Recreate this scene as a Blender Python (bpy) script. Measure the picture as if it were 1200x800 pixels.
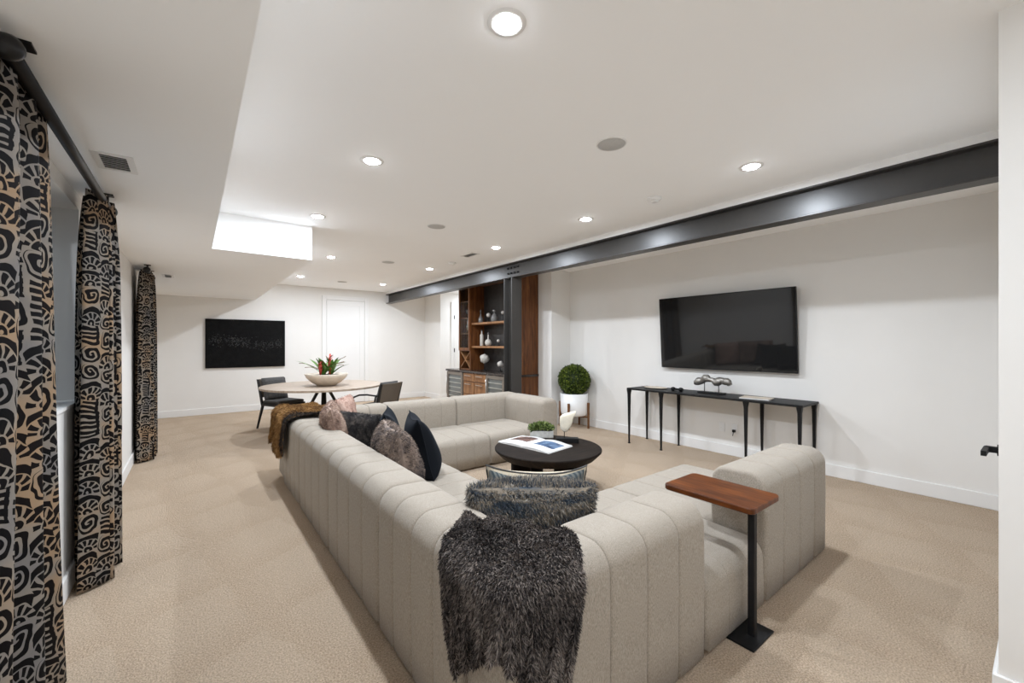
import bpy, bmesh, math, random
import numpy as np
from mathutils import Vector, Matrix
random.seed(7); RNG = np.random.default_rng(7)
PI = math.pi
scene = bpy.context.scene
COL = scene.collection
for o in list(bpy.data.objects): bpy.data.objects.remove(o)

# ------------------------------------------------------------------ camera
F_PX, U0, V0, VPA, EYE = 487.0, 600.0, 402.5, 226.0, 1.42
YAW = math.atan((U0 - VPA) / F_PX)
cd = bpy.data.cameras.new('camera'); cd.sensor_width = 36.0; cd.lens = 36.0 * F_PX / 1200.0
cd.shift_y = (V0 - 400) / 1200.0; cd.clip_start = 0.02
cam = bpy.data.objects.new('camera', cd); COL.objects.link(cam)
cam.location = (0, 0, EYE); cam.rotation_euler = (PI / 2, 0, -YAW)
scene.camera = cam
# ------------------------------------------------------------------ world / exposure
w = bpy.data.worlds.new('world'); scene.world = w; w.use_nodes = True
bgn = w.node_tree.nodes['Background']; bgn.inputs[0].default_value = (0.55, 0.68, 0.85, 1); bgn.inputs[1].default_value = 0.6
vs = scene.view_settings
vs.view_transform = 'Standard'; vs.look = 'None'; vs.gamma = 1.0; vs.use_curve_mapping = False
scene.cycles.max_bounces = 16; scene.cycles.diffuse_bounces = 12
vs.exposure = 0.68
LAMP_W = 20.0                        # watts of each recessed ceiling lamp
LAMP_RGB = (0.83, 0.905, 1.0)

# ------------------------------------------------------------------ dimensions (metres)
XL, XR, XB = -0.57, 5.43, 4.97       # left wall, tv wall, bar wall
YF, YN, YBK = 10.33, 0.13, -2.3      # far wall, wall behind the tv corner, wall behind the camera
HC, HS = 2.72, 2.35                  # ceiling, soffit underside
XN = 2.50                            # near wall end on the right

# ------------------------------------------------------------------ materials
def newmat(name):
    m = bpy.data.materials.new(name); m.use_nodes = True
    nt = m.node_tree; b = nt.nodes['Principled BSDF']
    return m, nt, b
def srgb(r, g, b):
    f = lambda c: (c / 255 / 12.92) if c / 255 <= 0.04045 else ((c / 255 + 0.055) / 1.055) ** 2.4
    return (f(r), f(g), f(b), 1)
def ramp(nt, fac, cols, interp='LINEAR'):
    r = nt.nodes.new('ShaderNodeValToRGB'); r.color_ramp.interpolation = interp
    els = r.color_ramp.elements
    while len(els) < len(cols): els.new(0.5)
    for e, (p, c) in zip(els, cols): e.position = p; e.color = c
    nt.links.new(fac, r.inputs[0]); return r.outputs[0]
def noise(nt, vec, scale, detail=3, rough=0.55, dist=0.0):
    n = nt.nodes.new('ShaderNodeTexNoise'); n.inputs['Scale'].default_value = scale
    n.inputs['Detail'].default_value = detail; n.inputs['Roughness'].default_value = rough
    n.inputs['Distortion'].default_value = dist
    if vec is not None: nt.links.new(vec, n.inputs['Vector'])
    return n.outputs['Fac']
def ocoord(nt, scale=None, kind='Object'):
    t = nt.nodes.new('ShaderNodeTexCoord')
    if scale is None: return t.outputs[kind]
    mp = nt.nodes.new('ShaderNodeMapping'); mp.inputs['Scale'].default_value = scale
    nt.links.new(t.outputs[kind], mp.inputs[0]); return mp.outputs[0]
def bump(nt, b, h, strength=0.3, dist=0.01):
    bp = nt.nodes.new('ShaderNodeBump'); bp.inputs['Strength'].default_value = strength
    bp.inputs['Distance'].default_value = dist
    nt.links.new(h, bp.inputs['Height']); nt.links.new(bp.outputs[0], b.inputs['Normal'])
def mix(nt, fac, a, b2, mode='MIX'):
    n = nt.nodes.new('ShaderNodeMix'); n.data_type = 'RGBA'; n.blend_type = mode
    for i, v in ((0, fac), (6, a), (7, b2)):
        if hasattr(v, 'is_linked') or isinstance(v, bpy.types.NodeSocket): nt.links.new(v, n.inputs[i])
        else: n.inputs[i].default_value = v
    return n.outputs[2]
def mth(nt, op, a, b=None, c=None):
    n = nt.nodes.new('ShaderNodeMath'); n.operation = op
    for i, v in enumerate((a, b, c)):
        if v is None: continue
        if isinstance(v, bpy.types.NodeSocket): nt.links.new(v, n.inputs[i])
        else: n.inputs[i].default_value = v
    return n.outputs[0]
def plain(name, col, rough=0.5, metal=0.0, spec=0.5, var=0.0, vscale=8, bscale=None, bstr=0.2, bdist=0.002, coat=0.0, vmap=None):
    m, nt, b = newmat(name)
    b.inputs['Roughness'].default_value = rough; b.inputs['Metallic'].default_value = metal
    b.inputs['Specular IOR Level'].default_value = spec; b.inputs['Coat Weight'].default_value = coat
    b.inputs['Base Color'].default_value = col
    oc = ocoord(nt, vmap)
    if var:
        n = noise(nt, oc, vscale, 4)
        lo = tuple(c * (1 - var) for c in col[:3]) + (1,); hi = tuple(min(1, c * (1 + var)) for c in col[:3]) + (1,)
        nt.links.new(ramp(nt, n, [(0.3, lo), (0.7, hi)]), b.inputs['Base Color'])
    if bscale: bump(nt, b, noise(nt, oc, bscale, 3), bstr, bdist)
    return m
def wood(name, dark, mid, light, scale=(1, 1, 14), rough=0.4, dens=2.2, spec=0.3):
    m, nt, b = newmat(name); oc = ocoord(nt, scale)
    n1 = noise(nt, oc, dens, 6, 0.6, 0.6)
    c = ramp(nt, n1, [(0.28, dark), (0.5, mid), (0.72, light)])
    nt.links.new(c, b.inputs['Base Color']); b.inputs['Roughness'].default_value = rough; b.inputs['Specular IOR Level'].default_value = spec
    bump(nt, b, n1, 0.12, 0.002); return m

M = {}
M['wall'] = plain('wall_paint', (0.775, 0.762, 0.735, 1), 0.75, var=0.012, vscale=2.5, bscale=180, bstr=0.06, bdist=0.001)
M['ceil'] = plain('ceiling_paint', (0.945, 0.955, 0.96, 1), 0.85, var=0.01, vscale=2, bscale=140, bstr=0.06, bdist=0.001)
M['trim'] = plain('trim_paint', (0.78, 0.775, 0.76, 1), 0.5, var=0.01, vscale=3)
M['steel'] = plain('beam_black_steel', (0.036, 0.033, 0.030, 1), 0.38, 0.0, 0.5, var=0.15, vscale=3, bscale=60, bstr=0.08, bdist=0.002)
M['blackmetal'] = plain('black_metal', (0.007, 0.007, 0.0075, 1), 0.5, 0.0, 0.25, var=0.2, vscale=20)
M['rodmetal'] = plain('rod_black_metal', (0.016, 0.015, 0.015, 1), 0.35, 0.5, 0.5, var=0.1, vscale=20)
M['chrome'] = plain('brushed_nickel', (0.55, 0.54, 0.52, 1), 0.3, 0.9, 0.5, var=0.05)
M['white_plastic'] = plain('white_plastic', (0.78, 0.78, 0.77, 1), 0.4, var=0.01)
M['grille'] = plain('ceiling_speaker_grille', (0.50, 0.495, 0.48, 1), 0.7, var=0.04, vscale=60, bscale=400, bstr=0.4)
M['darkslot'] = plain('vent_slot_grey', (0.05, 0.05, 0.05, 1), 0.7, var=0.05)
M['coffeewood'] = wood('coffee_dark_wood', srgb(18, 13, 10), srgb(29, 22, 17), srgb(44, 34, 27), (2, 14, 2), 0.6, spec=0.12)
M['tray'] = wood('side_table_wood', srgb(50, 22, 5), srgb(88, 44, 12), srgb(122, 66, 22), (26, 2.4, 5), 0.38, 1.6)
M['walnut'] = wood('bar_walnut', srgb(62, 34, 16), srgb(100, 60, 31), srgb(136, 88, 50), (14, 14, 1.2), 0.4, 1.5)
M['walnut_l'] = wood('bar_walnut_drawer', srgb(98, 64, 38), srgb(136, 96, 62), srgb(164, 122, 84), (10, 10, 1.4), 0.4, 1.5)
M['counter'] = plain('bar_counter_stone', (0.035, 0.026, 0.022, 1), 0.2, var=0.4, vscale=30)
M['darktile'] = plain('bar_dark_backsplash', (0.035, 0.032, 0.03, 1), 0.45, var=0.3, vscale=14)
M['oak'] = wood('oak_tabletop', srgb(142, 126, 110), srgb(168, 152, 136), srgb(186, 172, 156), (3, 20, 3), 0.5)
M['stand'] = wood('plant_stand_wood', srgb(82, 52, 28), srgb(112, 74, 42), srgb(134, 92, 56), (8, 8, 1), 0.45)
M['ceramic'] = plain('white_ceramic', (0.80, 0.80, 0.79, 1), 0.35, var=0.015)
M['stoneware'] = plain('cream_stoneware', srgb(205, 192, 175), 0.6, var=0.12, vscale=9, bscale=40, bstr=0.2)
M['planter'] = plain('grey_white_planter', srgb(196, 196, 192), 0.6, var=0.15, vscale=30, bscale=60, bstr=0.4)
M['shell'] = plain('pale_stone_sculpture', srgb(222, 214, 196), 0.65, var=0.12, vscale=12, bscale=30, bstr=0.5, bdist=0.004)
M['silver'] = plain('driftwood_silver', srgb(150, 146, 140), 0.35, 0.65, var=0.35, vscale=18, bscale=25, bstr=0.9, bdist=0.01)
M['paper'] = plain('page_paper', (0.80, 0.79, 0.77, 1), 0.6, var=0.01)
M['soil'] = plain('potting_soil', (0.03, 0.024, 0.018, 1), 0.9, var=0.4, vscale=60)
M['charcoal'] = plain('charcoal_fabric', (0.06, 0.058, 0.056, 1), 0.9, var=0.3, vscale=40, bscale=350, bstr=0.4)
M['chairframe'] = plain('chair_dark_frame', (0.012, 0.011, 0.010, 1), 0.5, 0.0, 0.3, var=0.2)
M['bottle'] = plain('clear_glass_grey', (0.17, 0.165, 0.16, 1), 0.1, 0.0, 0.8, var=0.05)
M['whitedeco'] = plain('white_deco', (0.55, 0.52, 0.47, 1), 0.5, var=0.08, vscale=20)
M['fridgeglass'] = plain('dark_cooler_glass', (0.10, 0.11, 0.105, 1), 0.12, 0.0, 0.8, var=0.05)
M['coolertrim'] = plain('cooler_grey_trim', (0.17, 0.145, 0.12, 1), 0.45, 0.2, var=0.1)
M['green1'] = plain('boxwood_leaf', srgb(40, 58, 16), 0.55, var=0.6, vscale=30)
M['green2'] = plain('succulent_leaf', srgb(66, 92, 40), 0.5, var=0.5, vscale=40)
M['green3'] = plain('bromeliad_leaf', srgb(84, 122, 50), 0.4, var=0.4, vscale=20)
M['red'] = plain('bromeliad_flower', srgb(172, 62, 48), 0.5, var=0.35, vscale=40)
M['twig'] = plain('twig_brown', srgb(118, 96, 74), 0.8, var=0.3)
M['blind'] = plain('blind_slat', (0.45, 0.48, 0.50, 1), 0.5, var=0.02)
M['canvas'] = plain('black_canvas', (0.004, 0.004, 0.004, 1), 0.7, 0.0, 0.12, var=0.5, vscale=14, bscale=45, bstr=0.9, bdist=0.01)
M['cooler_in'] = plain('cooler_rack', (0.34, 0.34, 0.31, 1), 0.4, 0.3, var=0.1)

def m_leafrand(name, c0, c1, c2, rough=0.5):
    m, nt, b = newmat(name); g = nt.nodes.new('ShaderNodeNewGeometry')
    nt.links.new(ramp(nt, g.outputs['Random Per Island'], [(0, c0), (0.5, c1), (1, c2)]), b.inputs['Base Color'])
    b.inputs['Roughness'].default_value = rough; return m
M['boxleaf'] = m_leafrand('boxwood_leaves', srgb(24, 34, 8), srgb(58, 78, 18), srgb(118, 132, 44))
M['succleaf'] = m_leafrand('succulent_leaves', srgb(50, 66, 28), srgb(88, 108, 50), srgb(140, 152, 92))

# carpet
m, nt, b = newmat('carpet'); oc = ocoord(nt)
fine = noise(nt, oc, 125, 3, 0.8); med = noise(nt, oc, 26, 4, 0.6); big = noise(nt, oc, 1.1, 3, 0.5, 0.6)
base = ramp(nt, fine, [(0.32, srgb(138, 115, 94)), (0.5, srgb(197, 173, 146)), (0.68, srgb(237, 215, 187))])
base = mix(nt, mth(nt, 'MULTIPLY', med, 0.35), base, srgb(170, 150, 128))
# vacuum tracks: pile brushed in slanted strokes, lighter / darker
sx = nt.nodes.new('ShaderNodeSeparateXYZ'); nt.links.new(oc, sx.inputs[0])
t1 = mth(nt, 'ADD', mth(nt, 'MULTIPLY', sx.outputs[0], 1.0), mth(nt, 'MULTIPLY', big, 0.55))
ph = mth(nt, 'ADD', mth(nt, 'MULTIPLY', sx.outputs[1], 0.42), mth(nt, 'MULTIPLY', t1, 1.75))
saw = mth(nt, 'FRACT', ph)
saw2 = mth(nt, 'FRACT', mth(nt, 'SUBTRACT', mth(nt, 'MULTIPLY', sx.outputs[1], 1.45), mth(nt, 'MULTIPLY', t1, 0.8)))
band = mth(nt, 'MULTIPLY', mth(nt, 'SMOOTH_MIN', saw, saw2, 0.15), 1.0)
bandc = ramp(nt, band, [(0.12, (0, 0, 0, 1)), (0.42, (1, 1, 1, 1))])
base = mix(nt, mth(nt, 'MULTIPLY', bandc, 0.11), base, srgb(232, 216, 194))
nt.links.new(base, b.inputs['Base Color']); b.inputs['Roughness'].default_value = 1.0
b.inputs['Specular IOR Level'].default_value = 0.1
b.inputs['Sheen Weight'].default_value = 0.15
bump(nt, b, mth(nt, 'ADD', fine, mth(nt, 'MULTIPLY', med, 0.7)), 1.0, 0.015)
M['carpet'] = m

# sofa fabric
m, nt, b = newmat('sofa_woven_fabric'); oc = ocoord(nt)
f1 = noise(nt, ocoord(nt, (1, 1, 0.25)), 430, 2, 0.7); f2 = noise(nt, oc, 5, 3)
c = ramp(nt, f1, [(0.3, srgb(127, 119, 108)), (0.5, srgb(156, 147, 135)), (0.72, srgb(177, 169, 157))])
c = mix(nt, mth(nt, 'MULTIPLY', f2, 0.06), c, srgb(130, 123, 112))
nt.links.new(c, b.inputs['Base Color']); b.inputs['Roughness'].default_value = 0.95
b.inputs['Sheen Weight'].default_value = 0.1; b.inputs['Specular IOR Level'].default_value = 0.15
bump(nt, b, f1, 0.2, 0.002); M['sofa'] = m

# tv screen
m, nt, b = newmat('tv_screen'); b.inputs['Base Color'].default_value = (0.012, 0.012, 0.012, 1)
b.inputs['Roughness'].default_value = 0.04; b.inputs['Specular IOR Level'].default_value = 0.45
nt.links.new(ramp(nt, noise(nt, ocoord(nt), 1.5), [(0, (0.010, 0.010, 0.010, 1)), (1, (0.014, 0.014, 0.014, 1))]), b.inputs['Base Color']); M['screen'] = m
# glass
m, nt, b = newmat('clear_glass'); b.inputs['Transmission Weight'].default_value = 1.0; b.inputs['Roughness'].default_value = 0.02
b.inputs['Base Color'].default_value = (0.9, 0.92, 0.91, 1); b.inputs['IOR'].default_value = 1.1; M['glass'] = m
# lamp lens
m, nt, b = newmat('lamp_lens'); b.inputs['Emission Color'].default_value = (0.93, 0.95, 1.0, 1); b.inputs['Emission Strength'].default_value = 45
b.inputs['Base Color'].default_value = (0.9, 0.9, 0.88, 1); M['lens'] = m
# rattan weave
m, nt, b = newmat('woven_chair_back'); oc = ocoord(nt)
wv = nt.nodes.new('ShaderNodeTexWave'); wv.inputs['Scale'].default_value = 30; wv.bands_direction = 'Z'; nt.links.new(oc, wv.inputs[0])
nt.links.new(ramp(nt, wv.outputs['Fac'], [(0.1, srgb(62, 54, 46)), (0.9, srgb(122, 110, 96))]), b.inputs['Base Color'])
bump(nt, b, wv.outputs['Fac'], 0.6, 0.006); b.inputs['Roughness'].default_value = 0.8; M['weave'] = m
# navy velvet
m, nt, b = newmat('navy_velvet'); b.inputs['Base Color'].default_value = (0.0045, 0.0058, 0.0085, 1); b.inputs['Roughness'].default_value = 0.9; b.inputs['Specular IOR Level'].default_value = 0.15
b.inputs['Sheen Weight'].default_value = 0.04; b.inputs['Sheen Tint'].default_value = (0.25, 0.35, 0.5, 1)
bump(nt, b, noise(nt, ocoord(nt), 60), 0.15, 0.003); M['navy'] = m
# striped cushion
m, nt, b = newmat('striped_cushion_weave'); oc = ocoord(nt)
s3 = nt.nodes.new('ShaderNodeSeparateXYZ'); nt.links.new(oc, s3.inputs[0])
c = ramp(nt, mth(nt, 'FRACT', mth(nt, 'MULTIPLY', mth(nt, 'ADD', s3.outputs[1], 0.02), 4.6)), [(0, srgb(196, 182, 158)), (0.40, srgb(196, 182, 158)), (0.44, srgb(52, 62, 70)), (0.58, srgb(60, 72, 80)), (0.61, srgb(206, 196, 176)), (0.72, srgb(112, 122, 122)), (0.9, srgb(74, 86, 92)), (1, srgb(190, 176, 152))], 'CONSTANT')
chk = mth(nt, 'GREATER_THAN', mth(nt, 'FRACT', mth(nt, 'MULTIPLY', mth(nt, 'ADD', s3.outputs[0], s3.outputs[1]), 42)), 0.5)
c = mix(nt, mth(nt, 'MULTIPLY', chk, 0.35), c, srgb(178, 178, 170))
nt.links.new(c, b.inputs['Base Color']); b.inputs['Roughness'].default_value = 0.9; bump(nt, b, noise(nt, oc, 200), 0.4, 0.003); M['stripe'] = m
# fur colours
def furmat(name, stops, scale=7, rnd=0.35, vmap=(1, 1, 1), dist=0.5):
    m, nt, b = newmat(name); oc = ocoord(nt, vmap)
    n = noise(nt, oc, scale, 3, 0.6, dist); g = nt.nodes.new('ShaderNodeNewGeometry')
    v = mth(nt, 'ADD', n, mth(nt, 'MULTIPLY', mth(nt, 'SUBTRACT', g.outputs['Random Per Island'], 0.5), rnd))
    nt.links.new(ramp(nt, v, stops), b.inputs['Base Color']); b.inputs['Roughness'].default_value = 0.75
    b.inputs['Specular IOR Level'].default_value = 0.25; return m
M['fur_throw'] = furmat('grey_brown_fur', [(0.2, srgb(20, 18, 18)), (0.42, srgb(58, 53, 52)), (0.6, srgb(98, 90, 86)), (0.85, srgb(152, 142, 134))], 5, 0.6)
M['fur_teal'] = furmat('blue_grey_fur', [(0.25, srgb(24, 32, 42)), (0.42, srgb(58, 68, 78)), (0.54, srgb(104, 98, 90)), (0.66, srgb(134, 122, 106)), (0.85, srgb(178, 176, 170))], 4, 0.35, (1.2, 7, 1.2))
M['fur_brown'] = furmat('mottled_brown_fur', [(0.28, srgb(38, 36, 38)), (0.45, srgb(82, 74, 72)), (0.58, srgb(128, 112, 102)), (0.85, srgb(176, 158, 142))], 5, 0.45)
M['fur_tan'] = furmat('pinkish_tan_fur', [(0.2, srgb(74, 58, 52)), (0.45, srgb(130, 106, 94)), (0.65, srgb(168, 144, 128)), (0.85, srgb(200, 180, 164))], 8)
M['fur_dark'] = furmat('charcoal_fur', [(0.25, srgb(20, 19, 20)), (0.5, srgb(44, 42, 43)), (0.68, srgb(88, 82, 78)), (0.9, srgb(132, 122, 112))], 9)
M['fur_pink'] = furmat('pink_beige_fur', [(0.25, srgb(128, 98, 88)), (0.5, srgb(172, 140, 126)), (0.8, srgb(206, 180, 166))], 8)
M['fur_gold'] = furmat('golden_brown_fur', [(0.2, srgb(56, 38, 20)), (0.45, srgb(116, 82, 44)), (0.65, srgb(152, 114, 66)), (0.9, srgb(188, 152, 104))], 6)
M['fur_sable'] = furmat('dark_sable_fur', [(0.2, srgb(16, 13, 11)), (0.5, srgb(40, 33, 28)), (0.8, srgb(78, 64, 52))], 9)
M['lining'] = plain('grey_lining', srgb(92, 92, 92), 0.7, var=0.1, vscale=10)
M['beigecloth'] = plain('beige_cushion_back', srgb(168, 148, 124), 0.9, var=0.1, vscale=20, bscale=200)

# curtain print: hand drawn fans, square spirals and bars
def curtain_mat():
    m, nt, b = newmat('curtain_tribal_print')
    uv = nt.nodes.new('ShaderNodeUVMap'); uv.uv_map = 'UVMap'
    nz = nt.nodes.new('ShaderNodeTexNoise'); nz.inputs['Scale'].default_value = 9; nz.inputs['Detail'].default_value = 2
    nt.links.new(uv.outputs[0], nz.inputs['Vector'])
    warp = nt.nodes.new('ShaderNodeVectorMath'); warp.operation = 'MULTIPLY_ADD'
    nt.links.new(nz.outputs['Color'], warp.inputs[0]); warp.inputs[1].default_value = (0.06, 0.06, 0); nt.links.new(uv.outputs[0], warp.inputs[2])
    sp = nt.nodes.new('ShaderNodeSeparateXYZ'); nt.links.new(warp.outputs[0], sp.inputs[0])
    A = lambda op, a, b_=None, c=None: mth(nt, op, a, b_, c)
    U = A('DIVIDE', sp.outputs[0], 0.094); ci = A('FLOOR', U)
    Vv = A('ADD', A('DIVIDE', sp.outputs[1], 0.108), A('MULTIPLY', ci, 0.37)); cj = A('FLOOR', Vv)
    p = A('SUBTRACT', A('MULTIPLY', A('FRACT', U), 2), 1); q = A('SUBTRACT', A('MULTIPLY', A('FRACT', Vv), 2), 1)
    hsh = A('FRACT', A('MULTIPLY', A('SINE', A('ADD', A('MULTIPLY', ci, 12.99), A('MULTIPLY', cj, 78.23))), 437.58))
    # fan
    qy = A('ADD', q, 0.85); r = A('SQRT', A('ADD', A('MULTIPLY', p, p), A('MULTIPLY', qy, qy)))
    ang = A('ARCTAN2', qy, p)
    spokes = A('GREATER_THAN', A('SINE', A('MULTIPLY', ang, 11)), -0.4)
    inband = A('MULTIPLY', A('GREATER_THAN', r, 0.55), A('LESS_THAN', r, 1.15))
    ring = A('MULTIPLY', A('GREATER_THAN', r, 1.24), A('LESS_THAN', r, 1.72))
    dot = A('MULTIPLY', A('LESS_THAN', r, 0.42), A('GREATER_THAN', r, 0.14))
    fan = A('MAXIMUM', A('MAXIMUM', A('MULTIPLY', spokes, inband), ring), dot)
    # square spiral
    d = A('POWER', A('ADD', A('POWER', A('ABSOLUTE', p), 3.0), A('POWER', A('ABSOLUTE', q), 3.0)), 0.3333); a2 = A('DIVIDE', A('ARCTAN2', q, p), 2 * PI)
    spi = A('MULTIPLY', A('LESS_THAN', A('FRACT', A('ADD', A('MULTIPLY', d, 1.9), a2)), 0.66), A('LESS_THAN', d, 0.9))
    # bars
    bars = A('MULTIPLY', A('LESS_THAN', A('FRACT', A('ADD', A('MULTIPLY', q, 2.0), A('MULTIPLY', p, 0.25))), 0.64), A('LESS_THAN', A('ABSOLUTE', p), 0.84))
    bars = A('MAXIMUM', bars, A('MULTIPLY', A('GREATER_THAN', p, 0.5), A('LESS_THAN', p, 0.8)))
    t1 = A('LESS_THAN', hsh, 0.50); t2 = A('LESS_THAN', hsh, 0.80)
    pat = A('ADD', A('MULTIPLY', t1, fan), A('MULTIPLY', A('SUBTRACT', 1, t1), A('ADD', A('MULTIPLY', t2, spi), A('MULTIPLY', A('SUBTRACT', 1, t2), bars))))
    n2 = noise(nt, uv.outputs[0], 4, 2); n3 = noise(nt, uv.outputs[0], 60, 3)
    ground = ramp(nt, n2, [(0.35, srgb(106, 104, 104)), (0.5, srgb(130, 121, 110)), (0.62, srgb(148, 121, 92))])
    ground = mix(nt, A('MULTIPLY', n3, 0.4), ground, srgb(138, 128, 116))
    ink = ramp(nt, n2, [(0.4, srgb(9, 8, 9)), (0.65, srgb(18, 12, 10))])
    nt.links.new(mix(nt, pat, ground, ink), b.inputs['Base Color']); b.inputs['Roughness'].default_value = 0.7
    b.inputs['Specular IOR Level'].default_value = 0.12
    bump(nt, b, A('ADD', pat, A('MULTIPLY', n3, 0.2)), 0.35, 0.003); return m
M['curtain'] = curtain_mat()

# ------------------------------------------------------------------ object helpers
ROOT = {}
def meshobj(name, V, Fc, mat, parent=None, smooth=False, local=False):
    """one mesh object; V is in world coordinates unless local (then relative to the thing's empty)"""
    V = np.asarray(V, dtype=float).reshape(-1, 3)
    off = Vector((0, 0, 0))
    if parent is not None and not local:
        r = parent
        while r.parent is not None: r = r.parent
        off = r.location
    V = V - np.array(off)
    me = bpy.data.meshes.new(name)
    me.from_pydata(V.tolist(), [], [list(f) for f in Fc]); me.update()
    if mat is not None: me.materials.append(M[mat] if isinstance(mat, str) else mat)
    if smooth: me.polygons.foreach_set('use_smooth', [True] * len(me.polygons))
    o = bpy.data.objects.new(name, me); COL.objects.link(o)
    if parent is not None: o.parent = parent
    return o
def thing(name, label, cat, loc=(0, 0, 0), rotz=0.0, group=None, kind=None):
    o = bpy.data.objects.new(name, None); COL.objects.link(o); o.empty_display_size = 0.1
    o.location = loc; o.rotation_euler = (0, 0, rotz)
    return tag(o, label, cat, group, kind)
def tag(o, label=None, cat=None, group=None, kind=None):
    if label: o['label'] = label
    if cat: o['category'] = cat
    if group: o['group'] = group
    if kind: o['kind'] = kind
    return o
def boxVF(x0, x1, y0, y1, z0, z1):
    V = [(x0, y0, z0), (x1, y0, z0), (x1, y1, z0), (x0, y1, z0), (x0, y0, z1), (x1, y0, z1), (x1, y1, z1), (x0, y1, z1)]
    return V, [(0, 3, 2, 1), (4, 5, 6, 7), (0, 1, 5, 4), (1, 2, 6, 5), (2, 3, 7, 6), (3, 0, 4, 7)]
def join(*parts):
    V, Fc = [], []
    for v, f in parts:
        n = len(V); V += [tuple(p) for p in v]; Fc += [tuple(i + n for i in q) for q in f]
    return V, Fc
def box(name, x0, x1, y0, y1, z0, z1, mat, parent=None, bev=0.0, local=False, seg=2):
    V, Fc = boxVF(x0, x1, y0, y1, z0, z1)
    o = meshobj(name, V, Fc, mat, parent, False, local)
    if bev > 0: bevel(o, bev, seg)
    return o
def bevel(o, wd, seg=2):
    bm = bmesh.new(); bm.from_mesh(o.data)
    bmesh.ops.bevel(bm, geom=bm.edges[:], offset=wd, segments=seg, profile=0.5, affect='EDGES', clamp_overlap=True)
    bm.to_mesh(o.data); bm.free(); o.data.update()
def struct(o): o['kind'] = 'structure'; return o
def lathe(pts, n=24, c=(0, 0, 0), sx=1.0, sy=1.0):
    V, Fc = [], []
    for r, z in pts:
        for k in range(n):
            a = 2 * PI * k / n; V.append((c[0] + r * math.cos(a) * sx, c[1] + r * math.sin(a) * sy, c[2] + z))
    for i in range(len(pts) - 1):
        for k in range(n):
            a, b_ = i * n + k, i * n + (k + 1) % n
            Fc.append((a, b_, b_ + n, a + n))
    Fc.append(tuple(reversed(range(n)))); Fc.append(tuple((len(pts) - 1) * n + k for k in range(n)))
    return V, Fc
def tube(pts, rad, n=8, closed=False):
    pts = [Vector(p) for p in pts]; R = rad if isinstance(rad, (list, tuple)) else [rad] * len(pts)
    V, Fc = [], []; up = Vector((0, 0, 1)); m_ = len(pts)
    for i, p in enumerate(pts):
        if closed: t = (pts[(i + 1) % m_] - pts[i - 1])
        else: t = (pts[min(i + 1, m_ - 1)] - pts[max(i - 1, 0)])
        t.normalize()
        a = up.cross(t)
        if a.length < 1e-3: a = Vector((1, 0, 0)).cross(t)
        a.normalize(); b_ = t.cross(a)
        for k in range(n):
            an = 2 * PI * k / n; V.append(tuple(p + (a * math.cos(an) + b_ * math.sin(an)) * R[i]))
    rng = m_ if closed else m_ - 1
    for i in range(rng):
        for k in range(n):
            a, b_ = i * n + k, i * n + (k + 1) % n; j = ((i + 1) % m_) * n
            Fc.append((a, b_, j + (k + 1) % n, j + k))
    if not closed:
        Fc.append(tuple(reversed(range(n)))); Fc.append(tuple((m_ - 1) * n + k for k in range(n)))
    return V, Fc
def barVF(p0, p1, wx, wy=None, w2=None):
    """straight tapered rectangular bar"""
    wy = wy or wx; w2 = w2 or (wx, wy)
    V = []
    for p, (a, b_) in ((p0, (wx, wy)), (p1, w2)):
        for sx_, sy_ in ((-1, -1), (1, -1), (1, 1), (-1, 1)): V.append((p[0] + sx_ * a / 2, p[1] + sy_ * b_ / 2, p[2]))
    return V, [(0, 3, 2, 1), (4, 5, 6, 7), (0, 1, 5, 4), (1, 2, 6, 5), (2, 3, 7, 6), (3, 0, 4, 7)]

# ------------------------------------------------------------------ setting
# floor
struct(box('floor', XL - 0.3, 7.6, YBK - 0.2, YF + 0.2, -0.1, 0.0, 'carpet'))
struct(box('ceiling', XL - 0.3, 7.6, YBK - 0.2, YF + 0.2, HC, HC + 0.1, 'ceil'))
# soffit: narrow run, then the wider run past the step
V = [(-0.57, YBK), (0.148, YBK), (0.148, 5.02), (1.05, 5.02), (1.05, YF), (-0.57, YF)]
n = len(V); VV = [(x, y, HS) for x, y in V] + [(x, y, HC) for x, y in V]
FF = [tuple(reversed(range(n))), tuple(range(n, 2 * n))] + [(i, (i + 1) % n, n + (i + 1) % n, n + i) for i in range(n)]
so = struct(meshobj('ceiling_soffit', VV, FF, 'ceil'))
# left wall with two window openings
W1 = (1.75, 3.74, 1.05, 2.26); W2 = (7.25, 8.9, 1.05, 2.26)
def wall_with_holes(name, x0, x1, y0, y1, z0, z1, holes, mat):
    ys = sorted({y0, y1, *[h[0] for h in holes], *[h[1] for h in holes]})
    parts = []
    for a, b_ in zip(ys[:-1], ys[1:]):
        h = [q for q in holes if q[0] <= a and b_ <= q[1]]
        if h: parts += [boxVF(x0, x1, a, b_, z0, h[0][2]), boxVF(x0, x1, a, b_, h[0][3], z1)]
        else: parts.append(boxVF(x0, x1, a, b_, z0, z1))
    return struct(meshobj(name, *join(*[p for p in parts]), mat))
wall_with_holes('wall_left', XL - 0.26, XL, YBK, YF, 0, HC, [W1, W2], 'wall')
struct(box('wall_far', XL - 0.3, 7.6, YF, YF + 0.15, 0, HC, 'wall'))
struct(box('wall_right', XR, XR + 0.15, YN, 5.34, 0, HC, 'wall'))
struct(box('wall_bar', XB, XR + 0.15, 5.34, 8.17, 0, HC, 'wall'))
struct(box('wall_hall_corner', XB, 7.6, 9.45, YF, 0, HC, 'wall'))
struct(box('wall_hall_side', XR + 0.15, 7.6, 8.0, 8.17, 0, HC, 'wall'))
struct(box('wall_hall_end', 7.4, 7.6, 8.17, 9.45, 0, HC, 'wall'))
struct(box('wall_near', XN, XR + 0.15, YBK, YN, 0, HC, 'wall'))
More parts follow.
